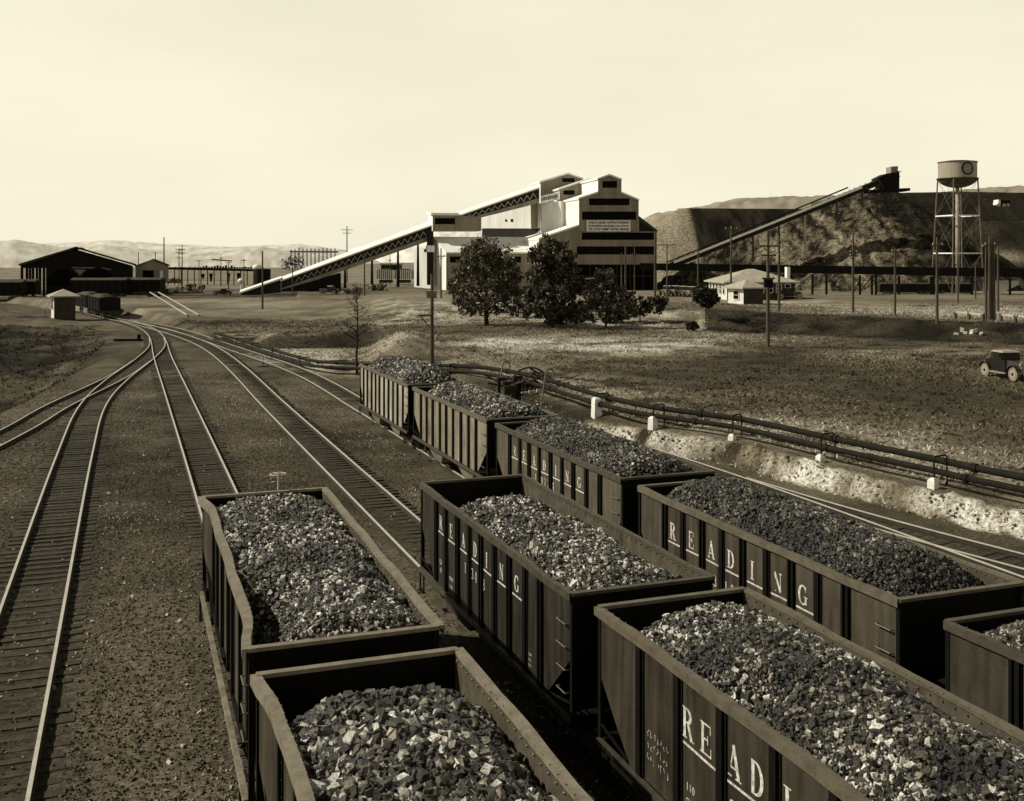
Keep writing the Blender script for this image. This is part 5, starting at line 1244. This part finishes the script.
# ------------------------------------------------------------------ motor cars
def motor_car(loc, rz, label, top='cartop', group=None, name='motor_car', full=True):
    root = thing(name, loc, label, 'motor car', group, rz)          # local: +x forward, y left
    B = lambda mb, n, m, p=root: mb.build(n, m, p, local=True)
    mb = MB(); secs = [(-1.75, .42, .5, .98), (-1.3, .62, .45, 1.12), (-.9, .7, .45, 1.16), (.1, .7, .45, 1.14), (.42, .62, .45, 1.12)]
    for (xa, wa, za, ta), (xb, wb, zb, tb) in zip(secs[:-1], secs[1:]):
        mb.hexa([(xa, -wa, za), (xb, -wb, zb), (xb, wb, zb), (xa, wa, za)], [(xa, -wa*.95, ta), (xb, -wb*.95, tb), (xb, wb*.95, tb), (xa, wa*.95, ta)])
    B(mb, 'body', M['carbody'])
    mb = MB(); mb.hexa([(.43, -.55, .5), (1.45, -.36, .5), (1.45, .36, .5), (.43, .55, .5)], [(.43, -.5, 1.13), (1.45, -.3, 1.06), (1.45, .3, 1.06), (.43, .5, 1.13)]); B(mb, 'hood', M['fender'])
    mb = MB(); mb.box(1.452, 1.53, -.33, .33, .48, 1.1); B(mb, 'radiator', M['carrim'])
    mb = MB(); mb.hexa([(-.95, -.66, 1.15), (.12, -.66, 1.15), (.12, .66, 1.15), (-.95, .66, 1.15)], [(-.85, -.58, 1.56), (.05, -.58, 1.56), (.05, .58, 1.56), (-.85, .58, 1.56)]); B(mb, 'cab', M['carbody'])
    mb = MB(); mb.hexa([(-.95, -.64, 1.565), (.22, -.64, 1.565), (.22, .64, 1.565), (-.95, .64, 1.565)], [(-.82, -.5, 1.66), (.1, -.5, 1.66), (.1, .5, 1.66), (-.82, .5, 1.66)]); B(mb, 'roof', M[top])
    mb = MB(); mb.box(.13, .15, -.6, .6, 1.18, 1.56); B(mb, 'windshield', M['glass'])
    for sg in (-1, 1):
        mb = MB(); mb.box(-.5, .0, min(sg*.663, sg*.675), max(sg*.663, sg*.675), 1.22, 1.52); B(mb, 'window', M['glass'])
        mb = MB(); mb.box(-.75, .75, min(sg*.66, sg*.9), max(sg*.66, sg*.9), .36, .41); B(mb, 'running_board', M['carrim'])
        for cx, nm in ((-1.25, 0), (1.35, 1)):
            w = B(MB().tube((cx, sg*.66, .4), (cx, sg*.79, .4), .4, .4, 20), 'wheel', M['tyre'])
            mb = MB().tube((cx, sg*.791, .4), (cx, sg*.805, .4), .27, .26, 20); B(mb, 'rim', M['carrim'], w)
            mb = MB().tube((cx, sg*.806, .4), (cx, sg*.84, .4), .09, .07, 10); B(mb, 'hub', M['black'], w)
            mb = MB(); prev = None
            for i in range(9):
                a = math.radians(200-i*22.5) if cx > 0 else math.radians(160-i*18); p = (cx+.5*math.cos(a), .4+.5*math.sin(a))
                if prev: mb.hexa([(prev[0], sg*.58, prev[1]), (p[0], sg*.58, p[1]), (p[0], sg*.88, p[1]), (prev[0], sg*.88, prev[1])], [(prev[0], sg*.58, prev[1]+.035), (p[0], sg*.58, p[1]+.035), (p[0], sg*.88, p[1]+.035), (prev[0], sg*.88, prev[1]+.035)])
                prev = p
            B(mb, 'fender', M['fender'])
        mb = MB(); mb.tube((1.55, sg*.42, .95), (1.72, sg*.42, .95), .09, .13, 12); B(mb, 'headlight', M['carrim'])
    mb = MB(); mb.tube((-1.8, 0, .75), (-1.93, 0, .75), .34, .34, 18); B(mb, 'spare_wheel', M['tyre'])
    return root
def cam_yaw(X, Z):                                # heading given sideways/forward components
    t, s = c2w(X, Z); return math.atan2(s, t)
t, s, z, Z = hit(1009.5, 378.5)
CAR = motor_car((t, s, z), cam_yaw(.2, -.98), 'old black motor car with pale top in the field at the right edge'); CAR.scale = (1.12,)*3
def car_at(px, py, hd, lab, scale=1., group=None):
    t, s, z, Z = hit(px, py); c = copy_tree(CAR); c.location = (t, s, z); c.rotation_euler = (0, 0, cam_yaw(*hd)); c['label'] = lab; c.scale = (scale,)*3
    if group: c['group'] = group
    return c
grp = 'cars parked right of the breaker'
car_at(667, 296, (-.4, -.9), 'parked car at the left end of the row right of the breaker', group=grp)
car_at(675, 296, (-.4, -.9), 'second car from the left in the row right of the breaker', group=grp)
car_at(683, 296.5, (-.4, -.9), 'third car from the left in the row right of the breaker', group=grp)
car_at(691, 297, (-.5, -.85), 'parked car half hidden by the dark round-headed shrub', group=grp)
car_at(718, 299, (.9, -.3), 'dark car standing between the shrub and the hut', group=grp)
car_at(790, 299, (.95, -.2), 'dark car standing before the right half of the office', group=grp)
car_at(222, 296, (-.98, -.1), 'dark car alone on the open ground left of the conveyor ramp')
car_at(329, 294.5, (-.9, .2), 'pale car beside the boarded foot of the long gallery')
# dump lorry up on the dark spoil bank
P4 = Plane(1000, 292, 0); 
root = thing('dump_lorry', tuple(P4.p(1000, 206)), 'small lorry with bright cab on the dark spoil bank', 'lorry')
mb = MB(); P4.prism(mb, [(998, 204.6), (1000.5, 204.7), (1000.5, 199.9), (998.6, 199.6)], 0, 3); mb.build('cab', M['tin'], root)
mb = MB(); P4.prism(mb, [(1001, 204.6), (1010, 204.8), (1010.5, 200.2), (1001, 200.3)], 0, 3); mb.build('dump_body', M['soot'], root)
for x in (998.5, 1004, 1008): MB().tube(P4.p(x, 205, -.2), P4.p(x, 205, .2), .45, .45, 12).build('wheel', M['tyre'], root)

# ------------------------------------------------------------------ guard fence and rocks at the right
def fence(px0, px1, py0, py1, n, lab):
    a = hit(px0, py0); b = hit(px1, py1); root = thing('guard_rail', a[:3], lab, 'guard rail', 'guard rails at the bank edge')
    tops = []
    for i in range(n):
        u = i/(n-1); t, s = a[0]+(b[0]-a[0])*u, a[1]+(b[1]-a[1])*u; z = G1(t, s); MB().box(t-.12, t+.12, s-.12, s+.12, z-.3, z+.72).build('post', M['wood'], root); tops.append(Vector((t, s, z+.66)))
    mb = MB()
    for p, q in zip(tops[:-1], tops[1:]): mb.bar(p, q, .12, .2)
    mb.build('rail', M['woodlight'], root)
fence(955.5, 983, 318.5, 321.5, 3, 'low timber guard rail left of the tied pole cluster')
fence(1001, 1030, 321.5, 324, 3, 'low timber guard rail right of the tied pole cluster')
r = np.random.default_rng(51); ps = []
for px, py in ((973, 333), (962, 331), (966, 334), (976, 331), (981, 335), (957, 335)):
    t, s, z, Z = hit(px, py); ps.append((t, s, z))
for i, (p, lab) in enumerate(zip(ps, ('largest white rock lying on the bank right of the field pole', 'upper left pale rock on the bank below the guard rail', 'pale rock in the middle of the group on the bank', 'pale rock on the bank below the tied poles', 'small rock at the right of the group on the bank', 'leftmost small rock of the group on the bank'))):
    V = TPL[i]*(.42 if i < 2 else .26); me = bpy.data.meshes.new('rock'); me.from_pydata([tuple(v) for v in V], [], [tuple(f) for f in TF]); me.materials.append(M['rock']); o = bpy.data.objects.new('rock', me); C.objects.link(o); o.location = (p[0], p[1], p[2]+.08); o.rotation_euler = (0, .3, i)
    tag(o, lab, 'rock', 'pale rocks on the bank')

# ------------------------------------------------------------------ left background: sheds, shanty, far wagons, pipe bridge
SH = Plane(76, 223, 21)
root = thing('engine_shed', tuple(SH.p(30, 297)), 'big dark gabled engine shed with twin arches and open left aisle', 'shed')
mb = MB(); SH.prism(mb, [(46, 297), (133, 297), (133, 266), (76, 249.6), (46, 258.4)], 0, 40); mb.build('hall', M['soot'], root)
mb = MB(); up = Vector((0, 0, .4)); a, b = SH.p(18.5, 265.8, -.8), SH.p(76, 248.4, -.8); mb.hexa([a, b, SH.back(b, 42), SH.back(a, 42)], [a+up, b+up, SH.back(b, 42)+up, SH.back(a, 42)+up]); mb.build('roof', M['roofdark'], root)
mb = MB(); a, b = SH.p(76, 248.4, -.8), SH.p(136.5, 266, -.8); mb.hexa([a, b, SH.back(b, 42), SH.back(a, 42)], [a+up, b+up, SH.back(b, 42)+up, SH.back(a, 42)+up]); mb.build('roof', M['roofdark'], root)
mb = MB(); SH.prism(mb, [(22, 268), (46, 268), (46, 258.3), (22, 265.2)], 0, .5); mb.build('aisle_fascia', M['soot'], root)
for x, v in ((22, 0), (27, 10), (33, 0), (40, 10), (44, 0), (30, 25), (37, 25)):
    MB().bar(SH.p(x, 297, v), SH.p(x, 264 if x < 35 else 260, v), .5, .5).build('aisle_post', M['soot'], root)
for cx, w in ((62.5, 15), (97, 17)):
    mb = MB(); pts = [(cx+w*math.cos(a), 285-16*math.sin(a)) for a in np.linspace(0, math.pi, 15)]; SH.prism(mb, pts[::-1], -.25, .15); mb.build('arch_door', M['dark'], root)
mb = MB(); SH.prism(mb, [(71, 268.3), (95, 268.3), (94, 267.2), (72, 267.2)], -.3, .2); SH.prism(mb, [(74, 269.5), (86, 269.5), (80, 275.5)], -.3, .1); SH.prism(mb, [(102, 267.4), (111.5, 269.2), (111, 270), (102, 268.2)], -.3, .1); mb.build('gable_light', M['steelgrey'], root)
mb = MB(); SH.prism(mb, [(71, 248.6), (83, 248.6), (82, 247.4), (73, 247.4)], -.9, 40); mb.build('ridge_vent', M['soot'], root)
mb = MB()
for x in (33, 36): SH.prism(mb, [(x, 288), (x+2.4, 288), (x+2.4, 283), (x, 283)], -.3, .1)
mb.build('aisle_windows', M['housew'], root)
S2 = Plane(136, 240, 18)
root = thing('small_shed', tuple(S2.p(136, 282)), 'smaller grey gabled shed right of the engine shed', 'shed')
mb = MB(); S2.prism(mb, [(135.5, 282.5), (168.5, 282.5), (168.5, 266), (153.5, 260.2), (135.5, 266.6)], 0, 14); mb.build('wall', M['grey'], root)
for x0, y0, x1, y1 in ((134.6, 267, 153.5, 260), (153.5, 260, 169.6, 266.3)):
    mb = MB(); a, b = S2.p(x0, y0, -.5), S2.p(x1, y1, -.5); mb.hexa([a, b, S2.back(b, 15), S2.back(a, 15)], [a+up*.7, b+up*.7, S2.back(b, 15)+up*.7, S2.back(a, 15)+up*.7]); mb.build('roof', M['roofdark'], root)
mb = MB(); S2.prism(mb, [(142.7, 282), (153.8, 282), (153.8, 270.2), (142.7, 270.2)], -.06, .05); mb.build('door', M['dark'], root)
mb = MB(); S2.prism(mb, [(160, 279), (163, 279), (163, 270.6), (160, 270.6)], -.06, .05); mb.build('window', M['tin'], root)
sh, P = hip_house(54, 75.5, 315.5, 296, 150, 30, 3.0, 289.3, 'small trackside shanty with pyramid roof and one lit window wall', [('l', .3, .7, .3, .85)], name='shanty')
# string of hoppers at the yard throat
def far_wagon(t, s, rz, z, lab, L=9.5, top=2.9, m='soot', name='far_wagon', roofed=False, sidelight='sill', grp='wagons standing by the engine shed'):
    root = thing(name, (t, s, z), lab, 'wagon', grp, rz)
    B = lambda mb, n, mm: mb.build(n, mm, root, local=True)
    B(MB().box(-1.45, 1.45, -L/2, L/2, 1.0, top), 'body', M[m])
    if roofed: B(MB().hexa([(-1.5, -L/2-.1, top+.002), (1.5, -L/2-.1, top+.002), (1.5, L/2+.1, top+.002), (-1.5, L/2+.1, top+.002)], [(-.4, -L/2-.1, top+.4), (.4, -L/2-.1, top+.4), (.4, L/2+.1, top+.4), (-.4, L/2+.1, top+.4)]), 'roof', M['roofdark'])
    else:
        mb = MB(); q = 7
        for i in range(q):
            y0 = -L/2+.2+(L-.4)*i/q; y1 = -L/2+.2+(L-.4)*(i+1)/q; hgt = .12+.3*math.sin(math.pi*(i+.5)/q); mb.hexa([(-1.3, y0, top+.002), (1.3, y0, top+.002), (1.3, y1, top+.002), (-1.3, y1, top+.002)], [(-.5, y0, top+hgt), (.5, y0, top+hgt), (.5, y1, top+hgt), (-.5, y1, top+hgt)])
        B(mb, 'load', M['roofdark'])
    for i in range(8):
        y = -L/2+.4+(L-.8)*i/7
        for sg in (-1, 1): B(MB().box(min(sg*1.45, sg*1.55), max(sg*1.45, sg*1.55), y-.08, y+.08, 1.0, top), 'side_post', M['darkwood'] if m != 'soot' else M['black'])
    for y in (-L/2+1, -L/2+2.4, L/2-2.4, L/2-1):
        for sg in (-1, 1): B(MB().tube((sg*.68, y, .42), (sg*.82, y, .42), .42, .42, 14), 'wheel', M['wheel'])
    return root
z0 = .0
far_wagon(-3.6, 169.9, .2, z0, 'nearest dark wagon with pale load at the yard throat', m='soot')
far_wagon(-5.8, 180.4, .22, z0, 'second dark wagon behind the nearest one at the yard throat', m='soot')
# dark boxcars at the far left and under the shed
for px, Z, hd, lab in ((-6, 205, 0, 'dark covered wagon cut off by the left edge'), (8, 208, 0, 'dark covered wagon at the left edge, beside the shed aisle'),):
    t, s = at(px, Z); far_wagon(t, s, math.pi/2-TH+.05, G1(t, s), lab, L=11.5, top=3.6, roofed=True, name='covered_wagon')
for px, Z, lab in ((101, 205, 'dark covered wagon in front of the right shed arch'), (136, 207, 'dark covered wagon below the small gabled shed'),):
    t, s = at(px, Z); far_wagon(t, s, math.pi/2-TH-.04, G1(t, s), lab, L=10.5, top=3.3, roofed=True, name='covered_wagon', m='soot')
# pit with pale plank by the throat
t, s, z, Z = hit(160, 313); mb = MB(); a = hit(150, 297); b = hit(187, 317)
for da in (0, 1.5):
    mb.bar((a[0]+da, a[1], a[2]+.9), (b[0]+da, b[1], b[2]+.25), .16, .16)
tag(mb.build('loading_skid', M['woodlight']), 'pair of pale sloping skids by the yard throat', 'skid')
P5 = Plane(150, 172, 2); mb = MB(); P5.prism(mb, [(131, 313.5), (172, 313), (173, 307.5), (131, 308)], 0, 2.); 
for i in range(5): mb.bar(P5.p(134+9*i, 314, -.1), P5.p(134+9*i, 307, -.1), .2, .2)
tag(mb.build('platform', M['soot']), 'low dark timber platform at the end of the pale skids', 'platform')
t, s, z, Z = hit(160, 293)
root = thing('lumber_pile', (t, s, z), 'untidy pile of timber and scrap before the small shed', 'lumber pile'); mb = MB(); r = random.Random(61)
for i in range(30):
    a = Vector((t+r.uniform(-4, 4), s+r.uniform(-2, 2), z+r.uniform(.1, 1.3))); b = a+Vector((r.uniform(-3, 3), r.uniform(-1, 1), r.uniform(-.3, .5))); mb.bar(a, b, .25, .2)
mb.build('timbers', M['rooffelt'], root)
for i in range(6):
    mb = MB(); x, y, w = t+r.uniform(-4, 4), s+r.uniform(-1.5, 1.5), r.uniform(.4, .9); mb.box(x-w, x+w, y-w, y+w, z-.2+.002*i, z+w+.003*i); mb.build('crate', M['scrap'], root)
for px, py, lab, w in ((173, 283, 'low dark heap of scrap left of the twin poles', 3.2), (192, 291, 'low dark heap of scrap right of the twin poles', 3.), (354, 294, 'heap of dark machinery under the long gallery', 2.6), (377, 291, 'dark machine by the pale far wagons', 2.2)):
    t, s, z, Z = hit(px, py); o = scatter_lumps('scrap_heap', np.stack([t+np.random.default_rng(int(px)).normal(0, w*.5, 26), s+np.random.default_rng(int(px)+1).normal(0, w*.3, 26), z+np.random.default_rng(int(px)+2).uniform(0, 1.3, 26)], 1), np.random.default_rng(3).uniform(.35, .8, 26), np.random.default_rng(4).uniform(.01, .2, 26), M['stone'], seed=int(px))
    tag(o, lab, 'scrap heap', 'scrap heaps on the open ground')
# distant pipe bridge with dark hoppers
PB = Plane(210, 262, 0)
root = thing('pipe_bridge', tuple(PB.p(170, 285)), 'distant level pipe bridge on many thin posts left of the conveyor', 'pipe bridge')
MB().bar(PB.p(166, 268.3), PB.p(268, 270.5), .9, .55).build('deck', M['darkwood'], root)
MB().bar(PB.p(212, 259.5), PB.p(232, 261), .3, .3).build('upper_beam', M['darkwood'], root)
mb = MB()
for i in range(15): x = 168+6.6*i; mb.bar(PB.p(x, 285), PB.p(x, 268.5+.02*(x-168)), .22, .22)
mb.build('posts', M['darkwood'], root)
mb = MB()
for i in range(34): x = 170+2.8*i; mb.bar(PB.p(x, 268.5), PB.p(x, 268.5-random.uniform(1.2, 3.4 if 200 < x < 235 else 2)), .5, .3)
mb.build('rail_stubs', M['darkwood'], root)
for x, y0, y1 in ((203, 274, 279), (211, 273.5, 282), (228.5, 273, 283), (238.5, 273, 282)):
    mb = MB(); a = [PB.p(x-2, y0, -.4), PB.p(x+2, y0, -.4), PB.p(x+2, y0, 3), PB.p(x-2, y0, 3)]; b = [PB.p(x-.7, y1, .5), PB.p(x+.7, y1, .5), PB.p(x+.7, y1, 2), PB.p(x-.7, y1, 2)]; mb.hexa(b, a); mb.build('dark_bin', M['soot'], root)
t, s = at(262, 250); z = G1(t, s); zt = zy(268.5, 250)
root = thing('storage_tank', (t, s, z), 'dark upright tank with a white ball top behind the ramp pole', 'tank')
MB().lathe((t, s, 0), [(0, zt), (2., zt-.1), (2.05, z)], 20).build('shell', M['soot'], root)
a = at(257, 250); MB().lathe((a[0], a[1], zy(267.5, 250)), [(1.05*math.sin(q), .8*math.cos(q)) for q in np.linspace(0, math.pi, 10)], 16).build('white_dome', M['tin'], root)
t, s = at(241, 255); z = zy(281, 255); mb = MB().lathe((t, s, z), [(.8*math.sin(q), .65*math.cos(q)) for q in np.linspace(0, math.pi, 10)], 14)
mb.tube((t, s, z-.8), (t, s, G1(t, s)-.2), .15, .15, 6)
tag(mb.build('white_drum', M['tin']), 'white round drum on a leg left of the ramp', 'drum')
# distant wagons beside the breaker
for i, (px, lab) in enumerate(((386, 'leftmost pale-sided hopper wagon under the long gallery'), (404, 'second pale-sided hopper wagon, nearer the breaker'), (424, 'dark wagon standing under the transfer house'), (446, 'wagon half hidden by the big left tree'))):
    t, s = at(px, 262); far_wagon(t, s, math.pi/2-TH-.12, zy(283, 262), lab, L=4.5 if i == 9 else 4.1*1.05, top=3.1, m='tin' if i < 2 else 'soot', name='far_wagon', grp='far wagons beside the breaker')
# far trestle with sticks, behind the conveyor
P6 = Plane(312, 300, 0); root = thing('unfinished_trestle', tuple(P6.p(290, 265)), 'distant trestle with a row of upright sticks behind the gallery', 'trestle')
MB().bar(P6.p(290, 251.5), P6.p(338, 252), .6, .5).build('deck', M['grey'], root); mb = MB()
for i in range(12): x = 291+4*i; mb.bar(P6.p(x, 266), P6.p(x, 249.5-random.random()*2), .25, .25)
mb.build('uprights', M['darkwood'], root)
tree(293, 283, 254, 'thin bare-looking tree beside the foot of the gallery', [(0, 0, .75, .28), (-.2, 0, .65, .25), (.22, 0, .65, .25)], 500, .3, 39, .14, name='thin_tree', group=None, hi=.12)
P7 = Plane(391, 290, 0); root = thing('far_building', tuple(P7.p(380, 272)), 'small dark flat-roofed building beyond the pale far wagons', 'building')
mb = MB(); P7.prism(mb, [(381, 272), (399, 272), (399, 265), (381, 265)], 0, 8); mb.build('wall', M['darkwood'], root); mb = MB(); P7.prism(mb, [(379.5, 265), (400.5, 265), (400, 263.6), (380, 263.6)], -.5, 9); mb.build('roof', M['rooffelt'], root)

# ------------------------------------------------------------------ far hills
def hills(name, prof, Z, v, depth, rough, label):
    px = np.linspace(prof[0][0], prof[-1][0], 420); top = np.interp(px, [p[0] for p in prof], [p[1] for p in prof])
    n = 12; V = []; A = []
    for j in range(n):
        u = j/(n-1); Zj = Z+depth*u; x = (px-512)/FPX*Zj; t, s = c2w(x, Zj)
        ztop = HC-(top-YH)*(Z+depth)/FPX; z = -25+(ztop+25)*np.sin(u*math.pi/2)**.8
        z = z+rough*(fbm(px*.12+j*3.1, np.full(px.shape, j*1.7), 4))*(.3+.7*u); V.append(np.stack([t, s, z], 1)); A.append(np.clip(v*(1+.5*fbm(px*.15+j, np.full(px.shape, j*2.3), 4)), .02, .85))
    for q in (1.15,):
        Zj = Z+depth*q; x = (px-512)/FPX*Zj; t, s = c2w(x, Zj); V.append(np.stack([t, s, np.full(px.shape, -25.)], 1)); A.append(np.full(px.shape, v))
    V = np.concatenate(V); A = np.concatenate(A); m = len(px); rows = n+1; i = np.arange(rows*m).reshape(rows, m)
    F = np.stack([i[:-1, :-1].ravel(), i[:-1, 1:].ravel(), i[1:, 1:].ravel(), i[1:, :-1].ravel()], 1)
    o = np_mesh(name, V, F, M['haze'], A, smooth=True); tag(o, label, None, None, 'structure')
M['haze'] = attr_mat('hazy_hill', 'tone', 1., 0., nvar=.12, nscale=.02)  # hills paled in colour to paint in the haze
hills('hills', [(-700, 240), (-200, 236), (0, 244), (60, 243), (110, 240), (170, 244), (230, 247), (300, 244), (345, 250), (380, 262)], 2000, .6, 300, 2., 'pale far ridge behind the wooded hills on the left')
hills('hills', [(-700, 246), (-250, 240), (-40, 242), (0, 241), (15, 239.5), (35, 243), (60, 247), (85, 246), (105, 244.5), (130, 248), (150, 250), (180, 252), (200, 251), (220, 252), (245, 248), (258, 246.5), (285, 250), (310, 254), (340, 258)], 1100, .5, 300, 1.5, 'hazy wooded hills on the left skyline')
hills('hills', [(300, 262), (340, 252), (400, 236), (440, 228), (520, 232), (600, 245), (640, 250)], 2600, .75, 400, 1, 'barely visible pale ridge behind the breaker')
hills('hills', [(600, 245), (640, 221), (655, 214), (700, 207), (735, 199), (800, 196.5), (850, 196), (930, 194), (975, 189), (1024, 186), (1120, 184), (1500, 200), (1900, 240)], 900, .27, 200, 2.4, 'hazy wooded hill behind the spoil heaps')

# ------------------------------------------------------------------ light, sky, camera
EL = math.radians(38); ax, ay = -.906, .423                     # towards the sun: from the left and a little ahead
d = Vector((ax*math.cos(EL), ay*math.cos(EL), math.sin(EL)))
sun = bpy.data.lights.new('sun', 'SUN'); sun.energy = 5.; sun.angle = math.radians(.5); sun.color = (1, .945, .8)
so = bpy.data.objects.new('sun', sun); C.objects.link(so); so.rotation_euler = d.to_track_quat('Z', 'Y').to_euler()
w = bpy.data.worlds.new('World'); sc.world = w; w.use_nodes = True; nt = w.node_tree; N = nt.nodes.new; Lk = nt.links.new
bg = nt.nodes['Background']; sky = N('ShaderNodeTexSky'); sky.sky_type = 'NISHITA'; sky.sun_disc = False
sky.sun_elevation = EL; sky.sun_rotation = math.atan2(ax, ay); sky.dust_density = 1.; sky.air_density = 1.
bw = N('ShaderNodeRGBToBW'); Lk(sky.outputs[0], bw.inputs[0])
pw = N('ShaderNodeMath'); pw.operation = 'POWER'; pw.inputs[1].default_value = .12; Lk(bw.outputs[0], pw.inputs[0])
cm = N('ShaderNodeMix'); cm.data_type = 'RGBA'; cm.blend_type = 'MULTIPLY'; cm.inputs[0].default_value = 1.
tcw = N('ShaderNodeTexCoord'); sx = N('ShaderNodeSeparateXYZ'); Lk(tcw.outputs['Generated'], sx.inputs[0])
fall = N('ShaderNodeValToRGB'); fe = fall.color_ramp.elements; fe[0].position = .24; fe[0].color = (1, 1, 1, 1); fe[1].position = .8; fe[1].color = (.1, .1, .1, 1); fe.new(.42).color = (.2, .2, .2, 1); Lk(sx.outputs['Z'], fall.inputs['Fac'])
hz = N('ShaderNodeTexNoise'); hz.inputs['Scale'].default_value = 3.; hz.inputs['Detail'].default_value = 5; mz = N('ShaderNodeMapping'); mz.inputs['Scale'].default_value = (1, 1, 3.5); Lk(tcw.outputs['Generated'], mz.inputs['Vector']); Lk(mz.outputs['Vector'], hz.inputs['Vector'])
hr = N('ShaderNodeMapRange'); hr.inputs[1].default_value = .3; hr.inputs[2].default_value = .7; hr.inputs[3].default_value = .95; hr.inputs[4].default_value = 1.05; Lk(hz.outputs['Fac'], hr.inputs[0])
mh = N('ShaderNodeMath'); mh.operation = 'MULTIPLY'; Lk(pw.outputs[0], mh.inputs[0]); Lk(hr.outputs[0], mh.inputs[1])
mm = N('ShaderNodeMath'); mm.operation = 'MULTIPLY'; Lk(mh.outputs[0], mm.inputs[0]); Lk(fall.outputs['Color'], mm.inputs[1])
Lk(mm.outputs[0], cm.inputs[6]); cm.inputs[7].default_value = (7.8, 7.35, 5.75, 1); Lk(cm.outputs[2], bg.inputs['Color']); bg.inputs['Strength'].default_value = .1
cam = bpy.data.cameras.new('camera'); co = bpy.data.objects.new('camera', cam); C.objects.link(co)
co.location = (0, 0, HC); co.rotation_euler = (math.pi/2, 0, -TH); cam.sensor_width = 36; cam.lens = 36*FPX/1024; cam.shift_y = -(400.5-YH)/1024
cam.clip_start = .3; cam.clip_end = 9000; sc.camera = co
sc.view_settings.view_transform = 'Standard'; sc.view_settings.look = 'None'; sc.view_settings.exposure = 0; sc.view_settings.gamma = 1
sc.cycles.use_denoising = True; sc.cycles.max_bounces = 6
